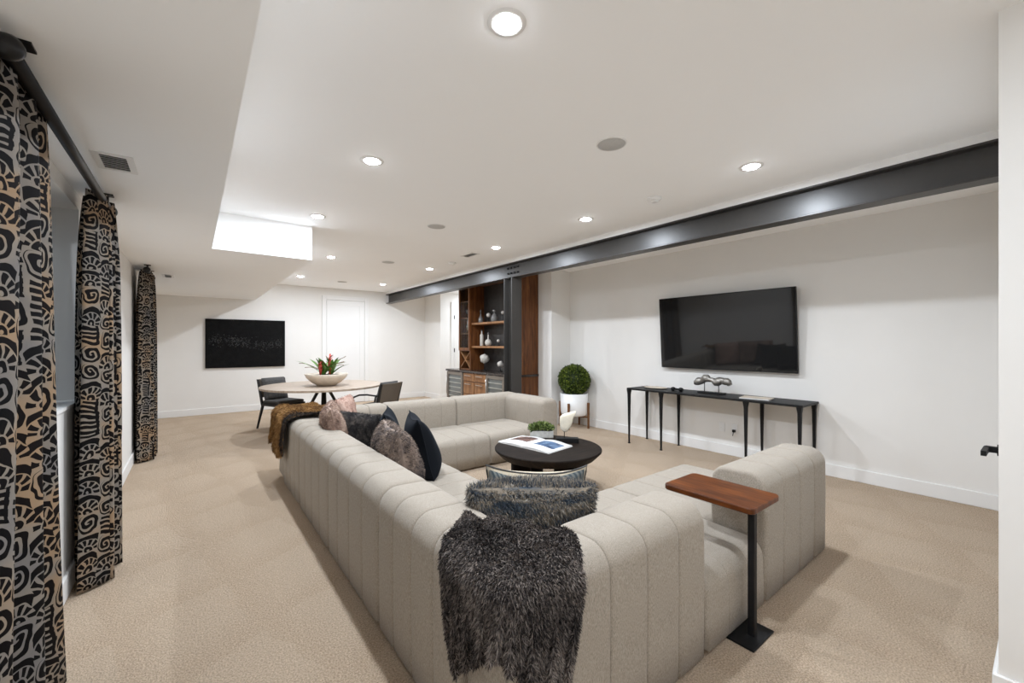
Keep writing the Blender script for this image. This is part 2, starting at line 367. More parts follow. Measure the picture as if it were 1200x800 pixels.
struct(box('wall_back', XL - 0.3, XN, YBK - 0.15, YBK, 0, HC, 'wall'))
# baseboards
BH, BT = 0.13, 0.016
def baseb(name, x0, x1, y0, y1): struct(box(name, x0, x1, y0, y1, 0, BH, 'trim', bev=0.004, seg=1))
baseb('baseboard_far', XL, 2.37, YF - BT, YF); baseb('baseboard_far_right', 3.46, XB, YF - BT, YF)
baseb('baseboard_left', XL, XL + BT, YBK, YF - BT)
baseb('baseboard_right', XR - BT, XR, YN, 5.34 - BT)
baseb('baseboard_bar_return', XB - BT, XR, 5.34 - BT, 5.34); baseb('baseboard_bar_side', XB - BT, XB, 5.34, 5.67)
baseb('baseboard_hall', XB - BT, XB, 9.45 - BT, YF - BT); baseb('baseboard_hall_return', XB, 5.26, 9.45 - BT, 9.45)
baseb('baseboard_near', XN - BT, XN, YBK, YN + BT); baseb('baseboard_near_end', XN, 2.86, YN, YN + BT); baseb('baseboard_near_side', 3.95, XR - BT, YN, YN + BT)
baseb('baseboard_back', XL, XN, YBK, YBK + BT)

# doors -----------------------------------------------------------
def shaker_door_y(name, x0, x1, yface, h, sgn, casing, cdep=0.03, panel=True):
    """door in a wall facing sgn*y; yface is the wall face"""
    d = thing(name, None, None, ((x0 + x1) / 2, yface, 0), kind='structure')
    y = lambda a: tuple(sorted((yface + sgn * a, yface + sgn * 0.001)))
    a = y(0.012); box('door_slab', x0, x1, a[0], a[1], 0.01, h, 'trim', d)
    if panel:
        a0 = yface + sgn * 0.012; a1 = yface + sgn * 0.020; lo, hi = min(a0, a1), max(a0, a1)
        for nm, (p, q, r, s_) in (('stile', (x0, x0 + 0.11, 0.01, h)), ('stile', (x1 - 0.11, x1, 0.01, h)), ('rail', (x0 + 0.11, x1 - 0.11, h - 0.11, h)), ('rail', (x0 + 0.11, x1 - 0.11, 0.01, 0.2))):
            box(nm, p, q, lo, hi, r, s_, 'trim', d)
    cw = casing; a0 = yface + sgn * cdep; a1 = yface; lo, hi = min(a0, a1), max(a0, a1)
    for p, q, r, s_ in ((x0 - cw, x0 - 0.008, 0, h + cw), (x1 + 0.008, x1 + cw, 0, h + cw), (x0 - 0.008, x1 + 0.008, h + 0.008, h + cw)):
        box('casing', p, q, lo, hi, r, s_, 'trim', d, bev=0.004, seg=1)
    return d
d1 = shaker_door_y('door_1', 2.475, 3.34, YF, 2.44, -1, 0.10)
d2 = shaker_door_y('door_2', 5.36, 6.2, 9.45, 2.40, -1, 0.09)
for z in (0.35, 1.2, 2.05): box('hinge', 5.345, 5.368, 9.415, 9.425, z, z + 0.1, 'blackmetal', d2)
d3 = shaker_door_y('door_3', 2.95, 3.85, YN, 2.40, 1, 0.08, 0.014)
lv = meshobj('lever_handle', *join(boxVF(2.995, 3.02, YN + 0.02, YN + 0.068, 0.905, 0.932), boxVF(2.865, 3.02, YN + 0.055, YN + 0.073, 0.907, 0.930)), 'blackmetal', d3)
meshobj('rose', *tube([(3.007, YN + 0.02, 0.918), (3.007, YN + 0.03, 0.918)], 0.027, 16), 'blackmetal', d3)

# windows with recessed frames and blinds -------------------------------
def window(name, W, blind_label):
    y0, y1, z0, z1 = W; xw = XL - 0.20
    wd = thing(name, None, None, (XL, (y0 + y1) / 2, z0), kind='structure')
    for a, b_, c_, e in ((y0, y0 + 0.05, z0, z1), (y1 - 0.05, y1, z0, z1), (y0 + 0.05, y1 - 0.05, z1 - 0.05, z1), (y0 + 0.05, y1 - 0.05, z0, z0 + 0.05), ((y0 + y1) / 2 - 0.03, (y0 + y1) / 2 + 0.03, z0 + 0.05, z1 - 0.05)):
        box('window_frame', xw - 0.05, xw, a, b_, c_, e, 'trim', wd)
    box('pane', xw - 0.03, xw - 0.022, y0 + 0.05, (y0 + y1) / 2 - 0.03, z0 + 0.05, z1 - 0.05, 'glass', wd)
    box('pane', xw - 0.03, xw - 0.022, (y0 + y1) / 2 + 0.03, y1 - 0.05, z0 + 0.05, z1 - 0.05, 'glass', wd)
    box('window_sill', XL - 0.20, XL + 0.012, y0 - 0.0, y1 + 0.0, z0 - 0.001, z0 + 0.018, 'trim', wd)
    bl = thing('window_blind', blind_label, 'blind', (xw + 0.045, (y0 + y1) / 2, z1 - 0.02))
    box('head_rail', xw + 0.015, xw + 0.075, y0 + 0.02, y1 - 0.02, z1 - 0.05, z1 - 0.002, 'blind', bl)
    first = None; k = 0; z = z1 - 0.08
    while z > z0 + 0.06:
        if first is None:
            V, Fc = boxVF(-0.025, 0.025, -(y1 - y0) / 2 + 0.03, (y1 - y0) / 2 - 0.03, -0.0015, 0.0015)
            first = meshobj('slat', V, Fc, 'blind', bl, local=True); s_ = first
        else: s_ = first.copy(); COL.objects.link(s_); s_.parent = bl
        s_.location = (0, 0, z - (z1 - 0.02)); s_.rotation_euler = (0, math.radians(52), 0); z -= 0.044
    return wd
window('window_1', W1, 'pale slatted blind in the window behind the large near curtains')
window('window_2', W2, 'pale slatted blind in the window behind the far curtain')

# ------------------------------------------------------------------ ceiling fittings
def lamp(x, y, zc, label, watts=None, group='recessed ceiling lights'):
    t = thing('recessed_light', label, 'ceiling light', (x, y, zc), group=group)
    V, Fc = lathe([(0.052, 0.0), (0.052, -0.004), (0.060, -0.006), (0.078, -0.003), (0.080, 0.0)], 28, (x, y, zc))
    meshobj('trim_ring', V, Fc[:-2], 'white_plastic', t, True)
    meshobj('lens', *lathe([(0.052, -0.0005), (0.051, -0.006), (0.045, -0.011), (0.03, -0.014), (0.001, -0.015)], 28, (x, y, zc)), 'lens', t, True)
    ld = bpy.data.lights.new('recessed_lamp', 'AREA'); ld.shape = 'DISK'; ld.size = 0.095
    ld.energy = watts or LAMP_W; ld.color = LAMP_RGB; ld.spread = math.radians(180)
    lo = bpy.data.objects.new('lamp_beam', ld); COL.objects.link(lo); lo.parent = t; lo.location = (0, 0, -0.018)
    return t
L1, L3 = 1.01, 3.25
for x, y, lb in [(L1, 1.35, 'large bright recessed ceiling light at the top of the picture, nearest of all'),
                 (L1, 2.95, 'recessed ceiling light just right of the long near soffit, second from the camera'),
                 (L1, 4.57, 'recessed ceiling light beside the bright vertical soffit step'),
                 (1.645, 6.60, 'recessed ceiling light past the soffit step, above the dining table'),
                 (1.645, 8.85, 'recessed ceiling light near the far wall between soffit and panelled door'),
                 (3.30, 8.94, 'farthest recessed ceiling light beside the far end of the black beam'),
                 (3.27, 6.61, 'recessed ceiling light beside the beam, second from its far end'),
                 (L3, 4.59, 'recessed ceiling light beside the beam above the steel post'),
                 (L3, 2.97, 'recessed ceiling light beside the beam in front of the television wall'),
                 (L3, 1.35, 'recessed ceiling light nearest the right edge, beside the beam')]:
    lamp(x, y, HC, lb)
lamp(1.01, -0.25, HC, 'recessed ceiling light behind the camera', 8); lamp(1.01, -1.7, HC, 'rear recessed ceiling light behind the camera', 12)
lamp(5.9, 8.8, HC, 'recessed ceiling light in the hallway beside the bar', 15)
def speaker(x, y, r, label):
    t = thing('ceiling_speaker', label, 'speaker', (x, y, HC), group='ceiling speakers')
    meshobj('grille', *lathe([(r - 0.006, -0.001), (r - 0.008, -0.006), (0.001, -0.008)], 32, (x, y, HC)), 'grille', t, True)
    V, Fc = lathe([(r - 0.006, 0), (r - 0.006, -0.007), (r, -0.006), (r + 0.003, 0)], 32, (x, y, HC)); meshobj('rim', V, Fc[:-2], 'white_plastic', t, True)
speaker(2.16, 1.75, 0.095, 'large round ceiling speaker in front of the beam, nearest the camera')
speaker(2.14, 4.16, 0.10, 'round ceiling speaker in the middle of the ceiling, second from the camera')
speaker(2.47, 6.46, 0.10, 'round ceiling speaker above the space between dining table and bar')
speaker(2.49, 9.10, 0.10, 'farthest round ceiling speaker in front of the far white door')
def detector(x, y, label):
    t = thing('smoke_detector', label, 'smoke detector', (x, y, HC), group='ceiling smoke detectors')
    meshobj('body', *lathe([(0.062, 0), (0.062, -0.012), (0.05, -0.026), (0.03, -0.03), (0.001, -0.03)], 24, (x, y, HC)), 'white_plastic', t, True)
    meshobj('sensor_ring', *lathe([(0.034, -0.028), (0.034, -0.036), (0.001, -0.036)], 20, (x, y, HC)), 'white_plastic', t, True)
detector(3.27, 2.17, 'small white smoke detector on the ceiling in front of the beam'); detector(3.30, 5.87, 'small white smoke detector on the ceiling near the steel post')
def vent(x, y, z, lx, ly, label, n=7):
    t = thing('air_vent', label, 'vent', (x, y, z), group='white air vents')
    fx, fy = lx / 2, ly / 2; b_ = 0.028
    V, Fc = join(boxVF(x - fx - b_, x + fx + b_, y - fy - b_, y - fy, z - 0.006, z), boxVF(x - fx - b_, x + fx + b_, y + fy, y + fy + b_, z - 0.006, z),
                 boxVF(x - fx - b_, x - fx, y - fy, y + fy, z - 0.006, z), boxVF(x + fx, x + fx + b_, y - fy, y + fy, z - 0.006, z))
    meshobj('frame', V, Fc, 'white_plastic', t)
    box('backing', x - fx, x + fx, y - fy, y + fy, z - 0.002, z - 0.0005, 'darkslot', t)
    first = None
    for k in range(n):
        yy = -fy + (k + 0.5) * ly / n
        if first is None:
            Vs, Fs = boxVF(-fx, fx, -0.006, 0.006, -0.0006, 0.0006); first = s_ = meshobj('slat', Vs, Fs, 'white_plastic', t, local=True)
        else: s_ = first.copy(); COL.objects.link(s_); s_.parent = t
        s_.location = (0, yy, -0.0075); s_.rotation_euler = (math.radians(30), 0, 0)
vent(-0.315, 2.93, HS, 0.10, 0.20, 'white air vent with grey slats under the soffit beside the near curtains')
vent(-0.27, 7.40, HS, 0.07, 0.24, 'small far air vent under the soffit beside the far curtain')
vent(3.22, 5.20, HC, 0.09, 0.26, 'small ceiling air vent between two lights beside the beam')

# ------------------------------------------------------------------ steel beam and post
bt = thing('steel_beam', 'long black painted steel I beam under the ceiling with bolted splice', 'beam', (3.97, 5.2, 2.45), kind='structure')
b0, b1, bz0, bz1 = 3.89, 4.04, 2.44, 2.67
box('bottom_flange', b0, b1, YN, YF, bz0, bz0 + 0.014, 'steel', bt, 0.003, seg=1)
box('top_flange', b0, b1, YN, YF, bz1 - 0.014, bz1, 'steel', bt, 0.003, seg=1)
box('web', 3.964, 3.976, YN, YF, bz0 + 0.014, bz1 - 0.014, 'steel', bt)
bolt0 = None
for r_ in (2.522, 2.605):
    for k in range(4):
        yb = 5.01 + k * 0.083
        if bolt0 is None:
            Vb, Fb = tube([(0, 0, 0), (-0.018, 0, 0)], 0.017, 6); bolt0 = bo = meshobj('bolt', Vb, Fb, 'blackmetal', bt, local=True)
        else: bo = bolt0.copy(); COL.objects.link(bo); bo.parent = bt
        bo.location = (3.964 - 3.97, yb - 5.2, r_ - 2.45)
struct(box('trim_1', 3.885, 4.055, YN, YF, bz1, HC, 'trim'))
pt = thing('steel_post', 'black steel H column holding up the beam in front of the bar', 'column', (3.97, 5.15, 0), kind='structure')
box('flange', 3.87, 4.07, 5.05, 5.064, 0.012, bz0, 'steel', pt, 0.003, seg=1); box('flange', 3.87, 4.07, 5.236, 5.25, 0.012, bz0, 'steel', pt, 0.003, seg=1)
box('web', 3.963, 3.977, 5.064, 5.236, 0.012, bz0, 'steel', pt); box('base_plate', 3.82, 4.12, 5.0, 5.3, 0, 0.012, 'steel', pt)

# ------------------------------------------------------------------ curtains and rods
def curtain(y0, y1, label, nf, xc=-0.45, amp=0.085, ztop=2.302, phase=0.0, flare=0.0, flare0=0.0):
    t = thing('patterned_curtain', label, 'curtain', (xc, (y0 + y1) / 2, 0.0), group='black patterned curtains')
    ns, nz_ = nf * 28, 48
    V, UV = [], []
    L = 0; prev = None; ss = []
    rs = random.Random(int(y0 * 100)); am = [0.8 + 0.4 * rs.random() for _ in range(nf + 2)]
    for i in range(ns + 1):
        s_ = i / ns; k = s_ * nf; a = am[int(k)] * (1 - (k % 1)) + am[int(k) + 1] * (k % 1)
        ss.append((s_, a))
    for j in range(nz_ + 1):
        zf = j / nz_; z = 0.012 + zf * (ztop - 0.012)
        sc = (1 - 0.3 * zf ** 8) * (0.92 + 0.08 * (1 - zf)); yw = 1 + flare * (1 - zf) ** 2
        for i, (s_, a) in enumerate(ss):
            th = 2 * PI * nf * s_ + phase + 0.25 * math.sin(2.1 * zf + 5 * s_)
            x = xc + amp * a * sc * (math.sin(th) + 0.22 * math.sin(2 * th + 1.1))
            y = y0 - flare0 * (1 - zf) * (1 - s_) + (y1 - y0) * s_ * yw + 0.28 * amp * sc * math.sin(2 * th)
            V.append((x, y, z))
    # arc length along the bottom gives the print coordinate
    acc = [0.0]
    for i in range(1, ns + 1): acc.append(acc[-1] + (Vector(V[i]) - Vector(V[i - 1])).length)
    Fc = [(j * (ns + 1) + i, j * (ns + 1) + i + 1, (j + 1) * (ns + 1) + i + 1, (j + 1) * (ns + 1) + i) for j in range(nz_) for i in range(ns)]
    o = meshobj('cloth', V, Fc, 'curtain', t, True)
    uvl = o.data.uv_layers.new(name='UVMap'); li = np.zeros(len(o.data.loops), dtype=int); o.data.loops.foreach_get('vertex_index', li)
    acc = np.array(acc); zz = np.array([v[2] for v in V]); uvs = np.stack([acc[li % (ns + 1)] + y0 * 1.7, zz[li]], 1)
    uvl.data.foreach_set('uv', uvs.ravel())
    sm = o.modifiers.new('thickness', 'SOLIDIFY'); sm.thickness = 0.005
    return t
def rod(y0, y1, label, x=-0.425, z=2.275):
    t = thing('curtain_rod', label, 'curtain rod', (x, (y0 + y1) / 2, z), group='black curtain rods')
    meshobj('pole', *tube([(x, y0, z), (x, y1, z)], 0.021, 14), 'rodmetal', t, True)
    for yy, sg in ((y0, -1), (y1, 1)):
        pr = [(0.012, 0), (0.022, 0.008), (0.013, 0.016), (0.028, 0.030), (0.037, 0.048), (0.037, 0.062), (0.026, 0.08), (0.002, 0.088)]
        V, Fc = lathe(pr, 20); V = [(x + a, yy + sg * c_, z + b_) for a, b_, c_ in V]; meshobj('finial', V, Fc, 'rodmetal', t, True)
    for yy in (y0 + 0.06, y1 - 0.06):
        meshobj('bracket', *join(tube([(x, yy, z), (x, yy, HS - 0.006)], 0.009, 8), boxVF(x - 0.03, x + 0.03, yy - 0.03, yy + 0.03, HS - 0.007, HS)), 'rodmetal', t)
    return t
rod(1.89, 3.66, 'long black curtain rod with ball ends above the near window')
rod(6.46, 7.10, 'black curtain rod with ball end holding the far curtain')
curtain(1.80, 2.34, 'near wide curtain with bold black tribal print cut by the left picture edge', 3, xc=-0.475, amp=0.075, phase=2.6, flare=0.41, flare0=0.26)
curtain(3.36, 3.70, 'narrow black patterned curtain on the far side of the near window', 2, xc=-0.445, amp=0.088, phase=-1.0, flare=0.22)
curtain(6.60, 7.12, 'far dark patterned curtain beside the far wall', 3, xc=-0.445, amp=0.09, phase=-1.2)

# ------------------------------------------------------------------ sectional sofa
SX, SYN, SYF = 0.73, 0.95, 5.07; TH, SH, SEAT, DEP = 0.30, 0.70, 0.365, 1.10
def arc(cx, cz, r, a0, a1, n=6): return [(cx + r * math.cos(a0 + (a1 - a0) * k / n), cz + r * math.sin(a0 + (a1 - a0) * k / n)) for k in range(n + 1)]
def back_prof():
    p = [(0.0, 0.02), (-0.004, 0.2), (-0.006, 0.42)] + arc(0.095, SH - 0.095, 0.099, PI, PI / 2) + arc(TH - 0.08, SH - 0.08, 0.08, PI / 2, 0) + [(TH + 0.01, 0.5), (TH, 0.28), (TH, 0.02)]
    return p
def seat_prof(d0, d1, round_both=False):
    r = 0.09; h = SEAT
    p = ([(d0, 0.02), (d0 - 0.004, 0.16)] + arc(d0 + r, h - r, r, PI, PI / 2)) if round_both else [(d0, 0.02), (d0, h - 0.03), (d0 + 0.03, h - 0.004)]
    p += [((d0 * 2 + d1) / 3, h + 0.006), ((d0 + d1 * 2) / 3, h + 0.004)] + arc(d1 - 0.008 - r, h - r, r, PI / 2, 0) + [(d1 - 0.005, 0.16), (d1 - 0.008, 0.02)]
    return p
def channel(prof, s0, s1, mapf, mat='sofa', e0=0.011, e1=0.011, w0=0.03, w1=0.03):
    """a padded channel: profile (d,z) swept along s, pinched in at both stitched edges"""
    P = np.array(prof); n = len(P)
    area = 0.5 * np.sum(P[:, 0] * np.roll(P[:, 1], -1) - np.roll(P[:, 0], -1) * P[:, 1])
    if area < 0: P = P[::-1].copy()
    nxt, prv = np.roll(P, -1, 0), np.roll(P, 1, 0)
    e = nxt - prv; N = np.stack([e[:, 1], -e[:, 0]], 1); N /= np.linalg.norm(N, axis=1)[:, None] + 1e-9
    W = s1 - s0; w0, w1 = min(w0, W * 0.45), min(w1, W * 0.45)
    secs = []
    for f in (0, 0.08, 0.25, 0.55, 1.0): secs.append((s0 + w0 * f, e0 * (1 - math.sqrt(max(0, 1 - (1 - f) ** 2)))))
    for f in (1.0, 0.55, 0.25, 0.08, 0): secs.append((s1 - w1 * f, e1 * (1 - math.sqrt(max(0, 1 - (1 - f) ** 2)))))
    V, Fc = [], []
    for s_, ins in secs:
        Q = P - N * ins; Q[:, 1] = np.maximum(Q[:, 1], 0.012)
        V += [mapf(d, s_, z) for d, z in Q]
    for i in range(len(secs) - 1):
        for k in range(n):
            a, b_ = i * n + k, i * n + (k + 1) % n; Fc.append((a, b_, b_ + n, a + n))
    Fc.append(tuple(reversed(range(n)))); Fc.append(tuple((len(secs) - 1) * n + k for k in range(n)))
    return V, Fc
def fixn(o):
    bm = bmesh.new(); bm.from_mesh(o.data); bmesh.ops.recalc_face_normals(bm, faces=bm.faces[:]); bm.to_mesh(o.data); bm.free()
mapL = lambda d, s, z: (SX + d, s, z)
mapN = lambda d, s, z: (s, SYN + d, z)
mapF = lambda d, s, z: (s, SYF - d, z)
mapR = lambda d, s, z: (3.83 - d, s, z)
def channels(t, name, prof, s0, s1, n, mapf, end0=None, end1=None, mat='sofa', soft=1.0):
    for k in range(n):
        a, b_ = s0 + (s1 - s0) * k / n, s0 + (s1 - s0) * (k + 1) / n
        kw = dict(e0=0.011 * soft, e1=0.011 * soft, w0=0.03, w1=0.03)
        if k == 0: a += 0.002; kw.update(e0=0.022, w0=0.05)
        if k == n - 1: b_ -= 0.002; kw.update(e1=0.022, w1=0.05)
        if k == 0 and end0: kw.update(e0=end0, w0=end0 * 1.1)
        if k == n - 1 and end1: kw.update(e1=end1, w1=end1 * 1.1)
        o = meshobj(name, *channel(prof, a, b_, mapf, mat, **kw), mat, t, True); fixn(o)
def feet(t, x0, x1, y0, y1):
    f0 = None; c = t.location
    for x in (x0 + 0.08, x1 - 0.08):
        for y in (y0 + 0.08, y1 - 0.08):
            if f0 is None: f0 = f = meshobj('foot', *lathe([(0.022, 0), (0.024, 0.02)], 12), 'blackmetal', t, local=True)
            else: f = f0.copy(); COL.objects.link(f); f.parent = t
            f.location = (x - c[0], y - c[1], 0)
GS = 'channel-tufted sectional sofa modules'
def module(x0, x1, y0, y1, label):
    t = thing('sofa_module', label, 'sofa', ((x0 + x1) / 2, (y0 + y1) / 2, 0), group=GS); feet(t, x0, x1, y0, y1); return t
SEATG = 0.006
# near left corner, under the fur throw
t = module(SX, 1.83, SYN, 2.05, 'cream channel-tufted sofa corner module under the dark fur throw, nearest the camera')
channels(t, 'back_channel', back_prof(), SYN + TH, 2.05, 4, mapL)
channels(t, 'back_channel', back_prof(), SX, 1.83, 5, mapN, end0=0.07, end1=0.03)
channels(t, 'seat_channel', seat_prof(TH, DEP), SYN + TH, 2.05, 4, mapL, soft=0.6)
# left run
for a, b_, lb in ((2.05, 3.01, 'cream sofa module of the left run, right next to the near corner module'),
                  (3.01, 3.97, 'cream sofa module of the left run, right next to the far corner with golden throw')):
    t = module(SX, SX + DEP, a, b_, lb)
    channels(t, 'back_channel', back_prof(), a, b_, 4, mapL); channels(t, 'seat_channel', seat_prof(TH, DEP), a, b_, 4, mapL, soft=0.6)
# far left corner
t = module(SX, SX + DEP, 3.97, SYF, 'cream sofa corner module at the far left, under the golden brown throw')
channels(t, 'back_channel', back_prof(), 3.97, SYF - TH, 4, mapL); channels(t, 'back_channel', back_prof(), SX, SX + DEP, 5, mapF, end0=0.07)
channels(t, 'seat_channel', seat_prof(TH, DEP), 3.97, SYF - TH, 3, mapL)
# far middle
t = module(1.83, 2.75, SYF - DEP, SYF, 'cream armless sofa module in the middle of the far row, facing the camera')
channels(t, 'back_channel', back_prof(), 1.83, 2.75, 4, mapF, soft=0.4); channels(t, 'seat_channel', seat_prof(TH, DEP), 1.83, 2.75, 4, mapF, soft=0.4)
# far right corner
t = module(2.75, 3.83, SYF - DEP, SYF, 'cream sofa corner module at the far right, behind the round coffee table')
channels(t, 'back_channel', back_prof(), 2.75, 3.83, 5, mapF, end1=0.07, soft=0.4)
channels(t, 'back_channel', back_prof(), SYF - DEP, SYF - TH + 0.005, 3, mapR, end0=0.06, soft=0.4)
channels(t, 'seat_channel', seat_prof(TH, DEP), 2.75, 3.53, 3, mapF, soft=0.4)
# backless near module
t = module(1.83, 2.46, SYN, 2.05, 'cream backless sofa seat module behind the wooden C-shaped side table')
channels(t, 'seat_channel', seat_prof(0.0, DEP, True), 1.835, 2.455, 3, mapN, end0=0.03, end1=0.03, soft=0.2)
# right near module
t = module(2.46, 3.47, SYN, 2.05, 'cream sofa module with tall back at the right end of the near row')
channels(t, 'back_channel', back_prof(), 2.46, 3.47, 4, mapN, end0=0.026, end1=0.05)
channels(t, 'seat_channel', seat_prof(TH, DEP), 2.46, 3.47, 4, mapN, end1=0.05)

# ------------------------------------------------------------------ fur and cushions
def blades(name, P, Nn, Fl, length, width, mat, parent, local=False, curl=0.5, jit=0.45, lift=0.6):
    """thousands of short tapered hairs as one real mesh"""
    n = len(P); r = RNG.normal(size=(n, 3)) * jit
    D = Nn * lift + Fl * 0.8 + r; D /= np.linalg.norm(D, axis=1)[:, None]
    L = (length * RNG.uniform(0.6, 1.3, n))[:, None]; W = (width * RNG.uniform(0.7, 1.4, n))[:, None]
    S = np.cross(D, Nn + RNG.normal(size=(n, 3)) * 0.6); S /= np.linalg.norm(S, axis=1)[:, None] + 1e-9
    B = P - Nn * 0.003; Mid = B + D * L * 0.55
    T = B + D * L + Fl * L * curl * 0.35 - np.array([0, 0, 1]) * L * 0.15 * (0 if local else 1)
    V = np.stack([B - S * W / 2, B + S * W / 2, Mid + S * W * 0.42, Mid - S * W * 0.42, T], 1).reshape(-1, 3)
    if not local:
        rr = parent
        while rr.parent is not None: rr = rr.parent
        V = V - np.array(rr.location)
    i = np.arange(n)[:, None] * 5
    me = bpy.data.meshes.new(name)
    me.vertices.add(n * 5); me.vertices.foreach_set('co', V.ravel())
    loops = np.concatenate([i + 0, i + 1, i + 2, i + 3, i + 3, i + 2, i + 4], 1).ravel()
    me.loops.add(n * 7); me.loops.foreach_set('vertex_index', loops.astype(np.int32))
    st = np.stack([np.arange(n) * 7, np.arange(n) * 7 + 4], 1).ravel()
    me.polygons.add(n * 2); me.polygons.foreach_set('loop_start', st.astype(np.int32))
    me.update(calc_edges=True); me.materials.append(M[mat])
    o = bpy.data.objects.new(name, me); COL.objects.link(o); o.parent = parent; o['kind'] = 'stuff'
    return o
def surf_samples(Pf, n, flow=(0, 1), flip=1):
    a, b_ = RNG.uniform(-1, 1, n), RNG.uniform(-1, 1, n); e = 1e-3
    P = Pf(a, b_); A = (Pf(a + e, b_) - P) / e; B = (Pf(a, b_ + e) - P) / e
    N = np.cross(A, B) * flip; ar = np.linalg.norm(N, axis=1); N /= ar[:, None] + 1e-9
    keep = RNG.uniform(0, 1, n) < ar / np.percentile(ar, 97)
    Fl = A * flow[0] + B * flow[1]; Fl /= np.linalg.norm(Fl, axis=1)[:, None] + 1e-9
    return P[keep], N[keep], Fl[keep]
def gridVF(Pf, na, nb):
    a, b_ = np.meshgrid(np.linspace(-1, 1, na), np.linspace(-1, 1, nb)); V = Pf(a.ravel(), b_.ravel())
    return V, [(j * na + i, j * na + i + 1, (j + 1) * na + i + 1, (j + 1) * na + i) for j in range(nb - 1) for i in range(na - 1)]
def cushion(label, loc, yaw, tilt, w, h, t, mat, fur=None, roll=0.0, nfur=14000, flen=0.03, squash=0.0, ears=0.09, piping=None, backmat=None, sag=0.0, kind='throw_pillow'):
    T = thing(kind, label, 'cushion', loc, group='cushions on the sofa'); T.rotation_euler = (tilt, roll, yaw)
    def side(sg):
        def Pf(a, b_):
            a = np.clip(a, -1, 1); b_ = np.clip(b_, -1, 1)
            x = w / 2 * a * (1 - ears * (1 - b_ ** 2)); z = h / 2 * b_ * (1 - ears * (1 - a ** 2)) + h / 2 * (1 - ears)
            th = t / 2 * np.clip((1 - a ** 4) * (1 - b_ ** 4), 0, 1) ** 0.5 * (1 - 0.25 * b_)
            z = z - sag * (1 - a ** 2) * (b_ > 0) * b_ ** 2
            return np.stack([x, sg * th + 0.012 * np.sin(3 * a + 2 * b_), z], 1)
        return Pf
    V1, F1 = gridVF(side(-1), 25, 25); V2, F2 = gridVF(side(1), 25, 25)
    o = meshobj('cover', V1, F1, mat, T, True, True)
    meshobj('back_cover', V2, [tuple(reversed(f)) for f in F2], backmat or mat, T, True, True)
    pf = side(0.0); q = np.linspace(-1, 1, 14)[:-1]
    A = np.concatenate([q, np.ones(13), -q, -np.ones(13)]); B = np.concatenate([-np.ones(13), q, np.ones(13), -q])
    if not fur: meshobj('piping', *tube([tuple(p) for p in pf(A, B)], 0.005, 6, True), piping or mat, T, True, True)
    if fur:
        for sg in (-1, 1):
            if sg == 1 and backmat: continue
            P, N, Fl = surf_samples(side(sg), nfur // 2, (0.25, -0.8), 1 if sg == -1 else -1)
            blades('fur', P, N, Fl, flen, 0.003, fur, T, True, jit=0.6, lift=0.8)
    return T
D2 = math.radians
cushion('navy velvet cushion in front, sharp corner up, resting on the left seat', (1.53, 3.10, 0.385), D2(74), D2(-17), 0.48, 0.50, 0.20, 'navy')
cushion('navy velvet cushion half hidden behind the other navy cushion', (1.44, 3.43, 0.385), D2(66), D2(-18), 0.46, 0.51, 0.17, 'navy')
cushion('plump mottled brown fur cushion left of the navy cushions', (1.19, 2.84, 0.38), D2(80), D2(-12), 0.52, 0.47, 0.27, 'fur_brown', 'fur_brown', ears=0.0, nfur=50000, flen=0.016)
cushion('charcoal fur cushion with crinkled pile between two brown fur cushions', (1.20, 3.70, 0.385), D2(-62), D2(8), 0.50, 0.47, 0.18, 'fur_dark', 'fur_dark', nfur=30000, flen=0.016)
cushion('tan brown fur cushion leaning over the left sofa back beside the golden throw', (1.06, 3.95, 0.385), D2(76), D2(-10), 0.70, 0.50, 0.22, 'fur_tan', 'fur_tan', ears=0.02, nfur=30000, flen=0.015)
cushion('pinkish fur cushion behind the tan one, mostly hidden in the far corner', (1.28, 4.42, 0.385), D2(60), D2(-8), 0.48, 0.50, 0.2, 'fur_pink', 'fur_pink', ears=0.03, nfur=14000, flen=0.015)
cushion('shaggy blue-grey and brown banded fur cushion above the dark throw', (1.34, 1.62, 0.385), D2(-34), D2(30), 0.58, 0.46, 0.30, 'fur_teal', 'fur_teal', nfur=120000, flen=0.026, ears=0.02, sag=0.03)
cushion('flat woven cushion with navy stripes behind the blue-grey fur cushion', (1.53, 1.78, 0.38), D2(-38), D2(21), 0.53, 0.45, 0.13, 'stripe', ears=0.06, sag=0.06, piping='charcoal')

def throw(label, Pf, loc, nfur, flen, furm, flip, flow, lining_off=0.012, extra=None, na=60, nb=70, lift=0.55, width=0.005, jit=0.5):
    T = thing('fur_throw', label, 'throw', loc, group='fur throws')
    V, Fc = gridVF(Pf, na, nb); o = meshobj('cloth', V, Fc, furm, T, True)
    P, N, Fl = surf_samples(Pf, nfur, flow, flip)
    if extra is None: blades('fur', P, N, Fl, flen, width, furm, T, lift=lift, jit=jit)
    else:
        k = extra[0](P); blades('fur', P[~k], N[~k], Fl[~k], flen, width, furm, T, lift=lift, jit=jit); blades('border_fur', P[k], N[k], Fl[k], flen, width, extra[1], T, lift=lift, jit=jit)
    a, b_ = np.meshgrid(np.linspace(-1, 1, na), np.linspace(-1, 1, nb)); e = 1e-3
    p = Pf(a.ravel(), b_.ravel()); A = (Pf(a.ravel() + e, b_.ravel()) - p); B = (Pf(a.ravel(), b_.ravel() + e) - p)
    Nn = np.cross(A, B) * flip; Nn /= np.linalg.norm(Nn, axis=1)[:, None] + 1e-12
    meshobj('lining', p - Nn * lining_off, Fc, 'lining', T, True); return T
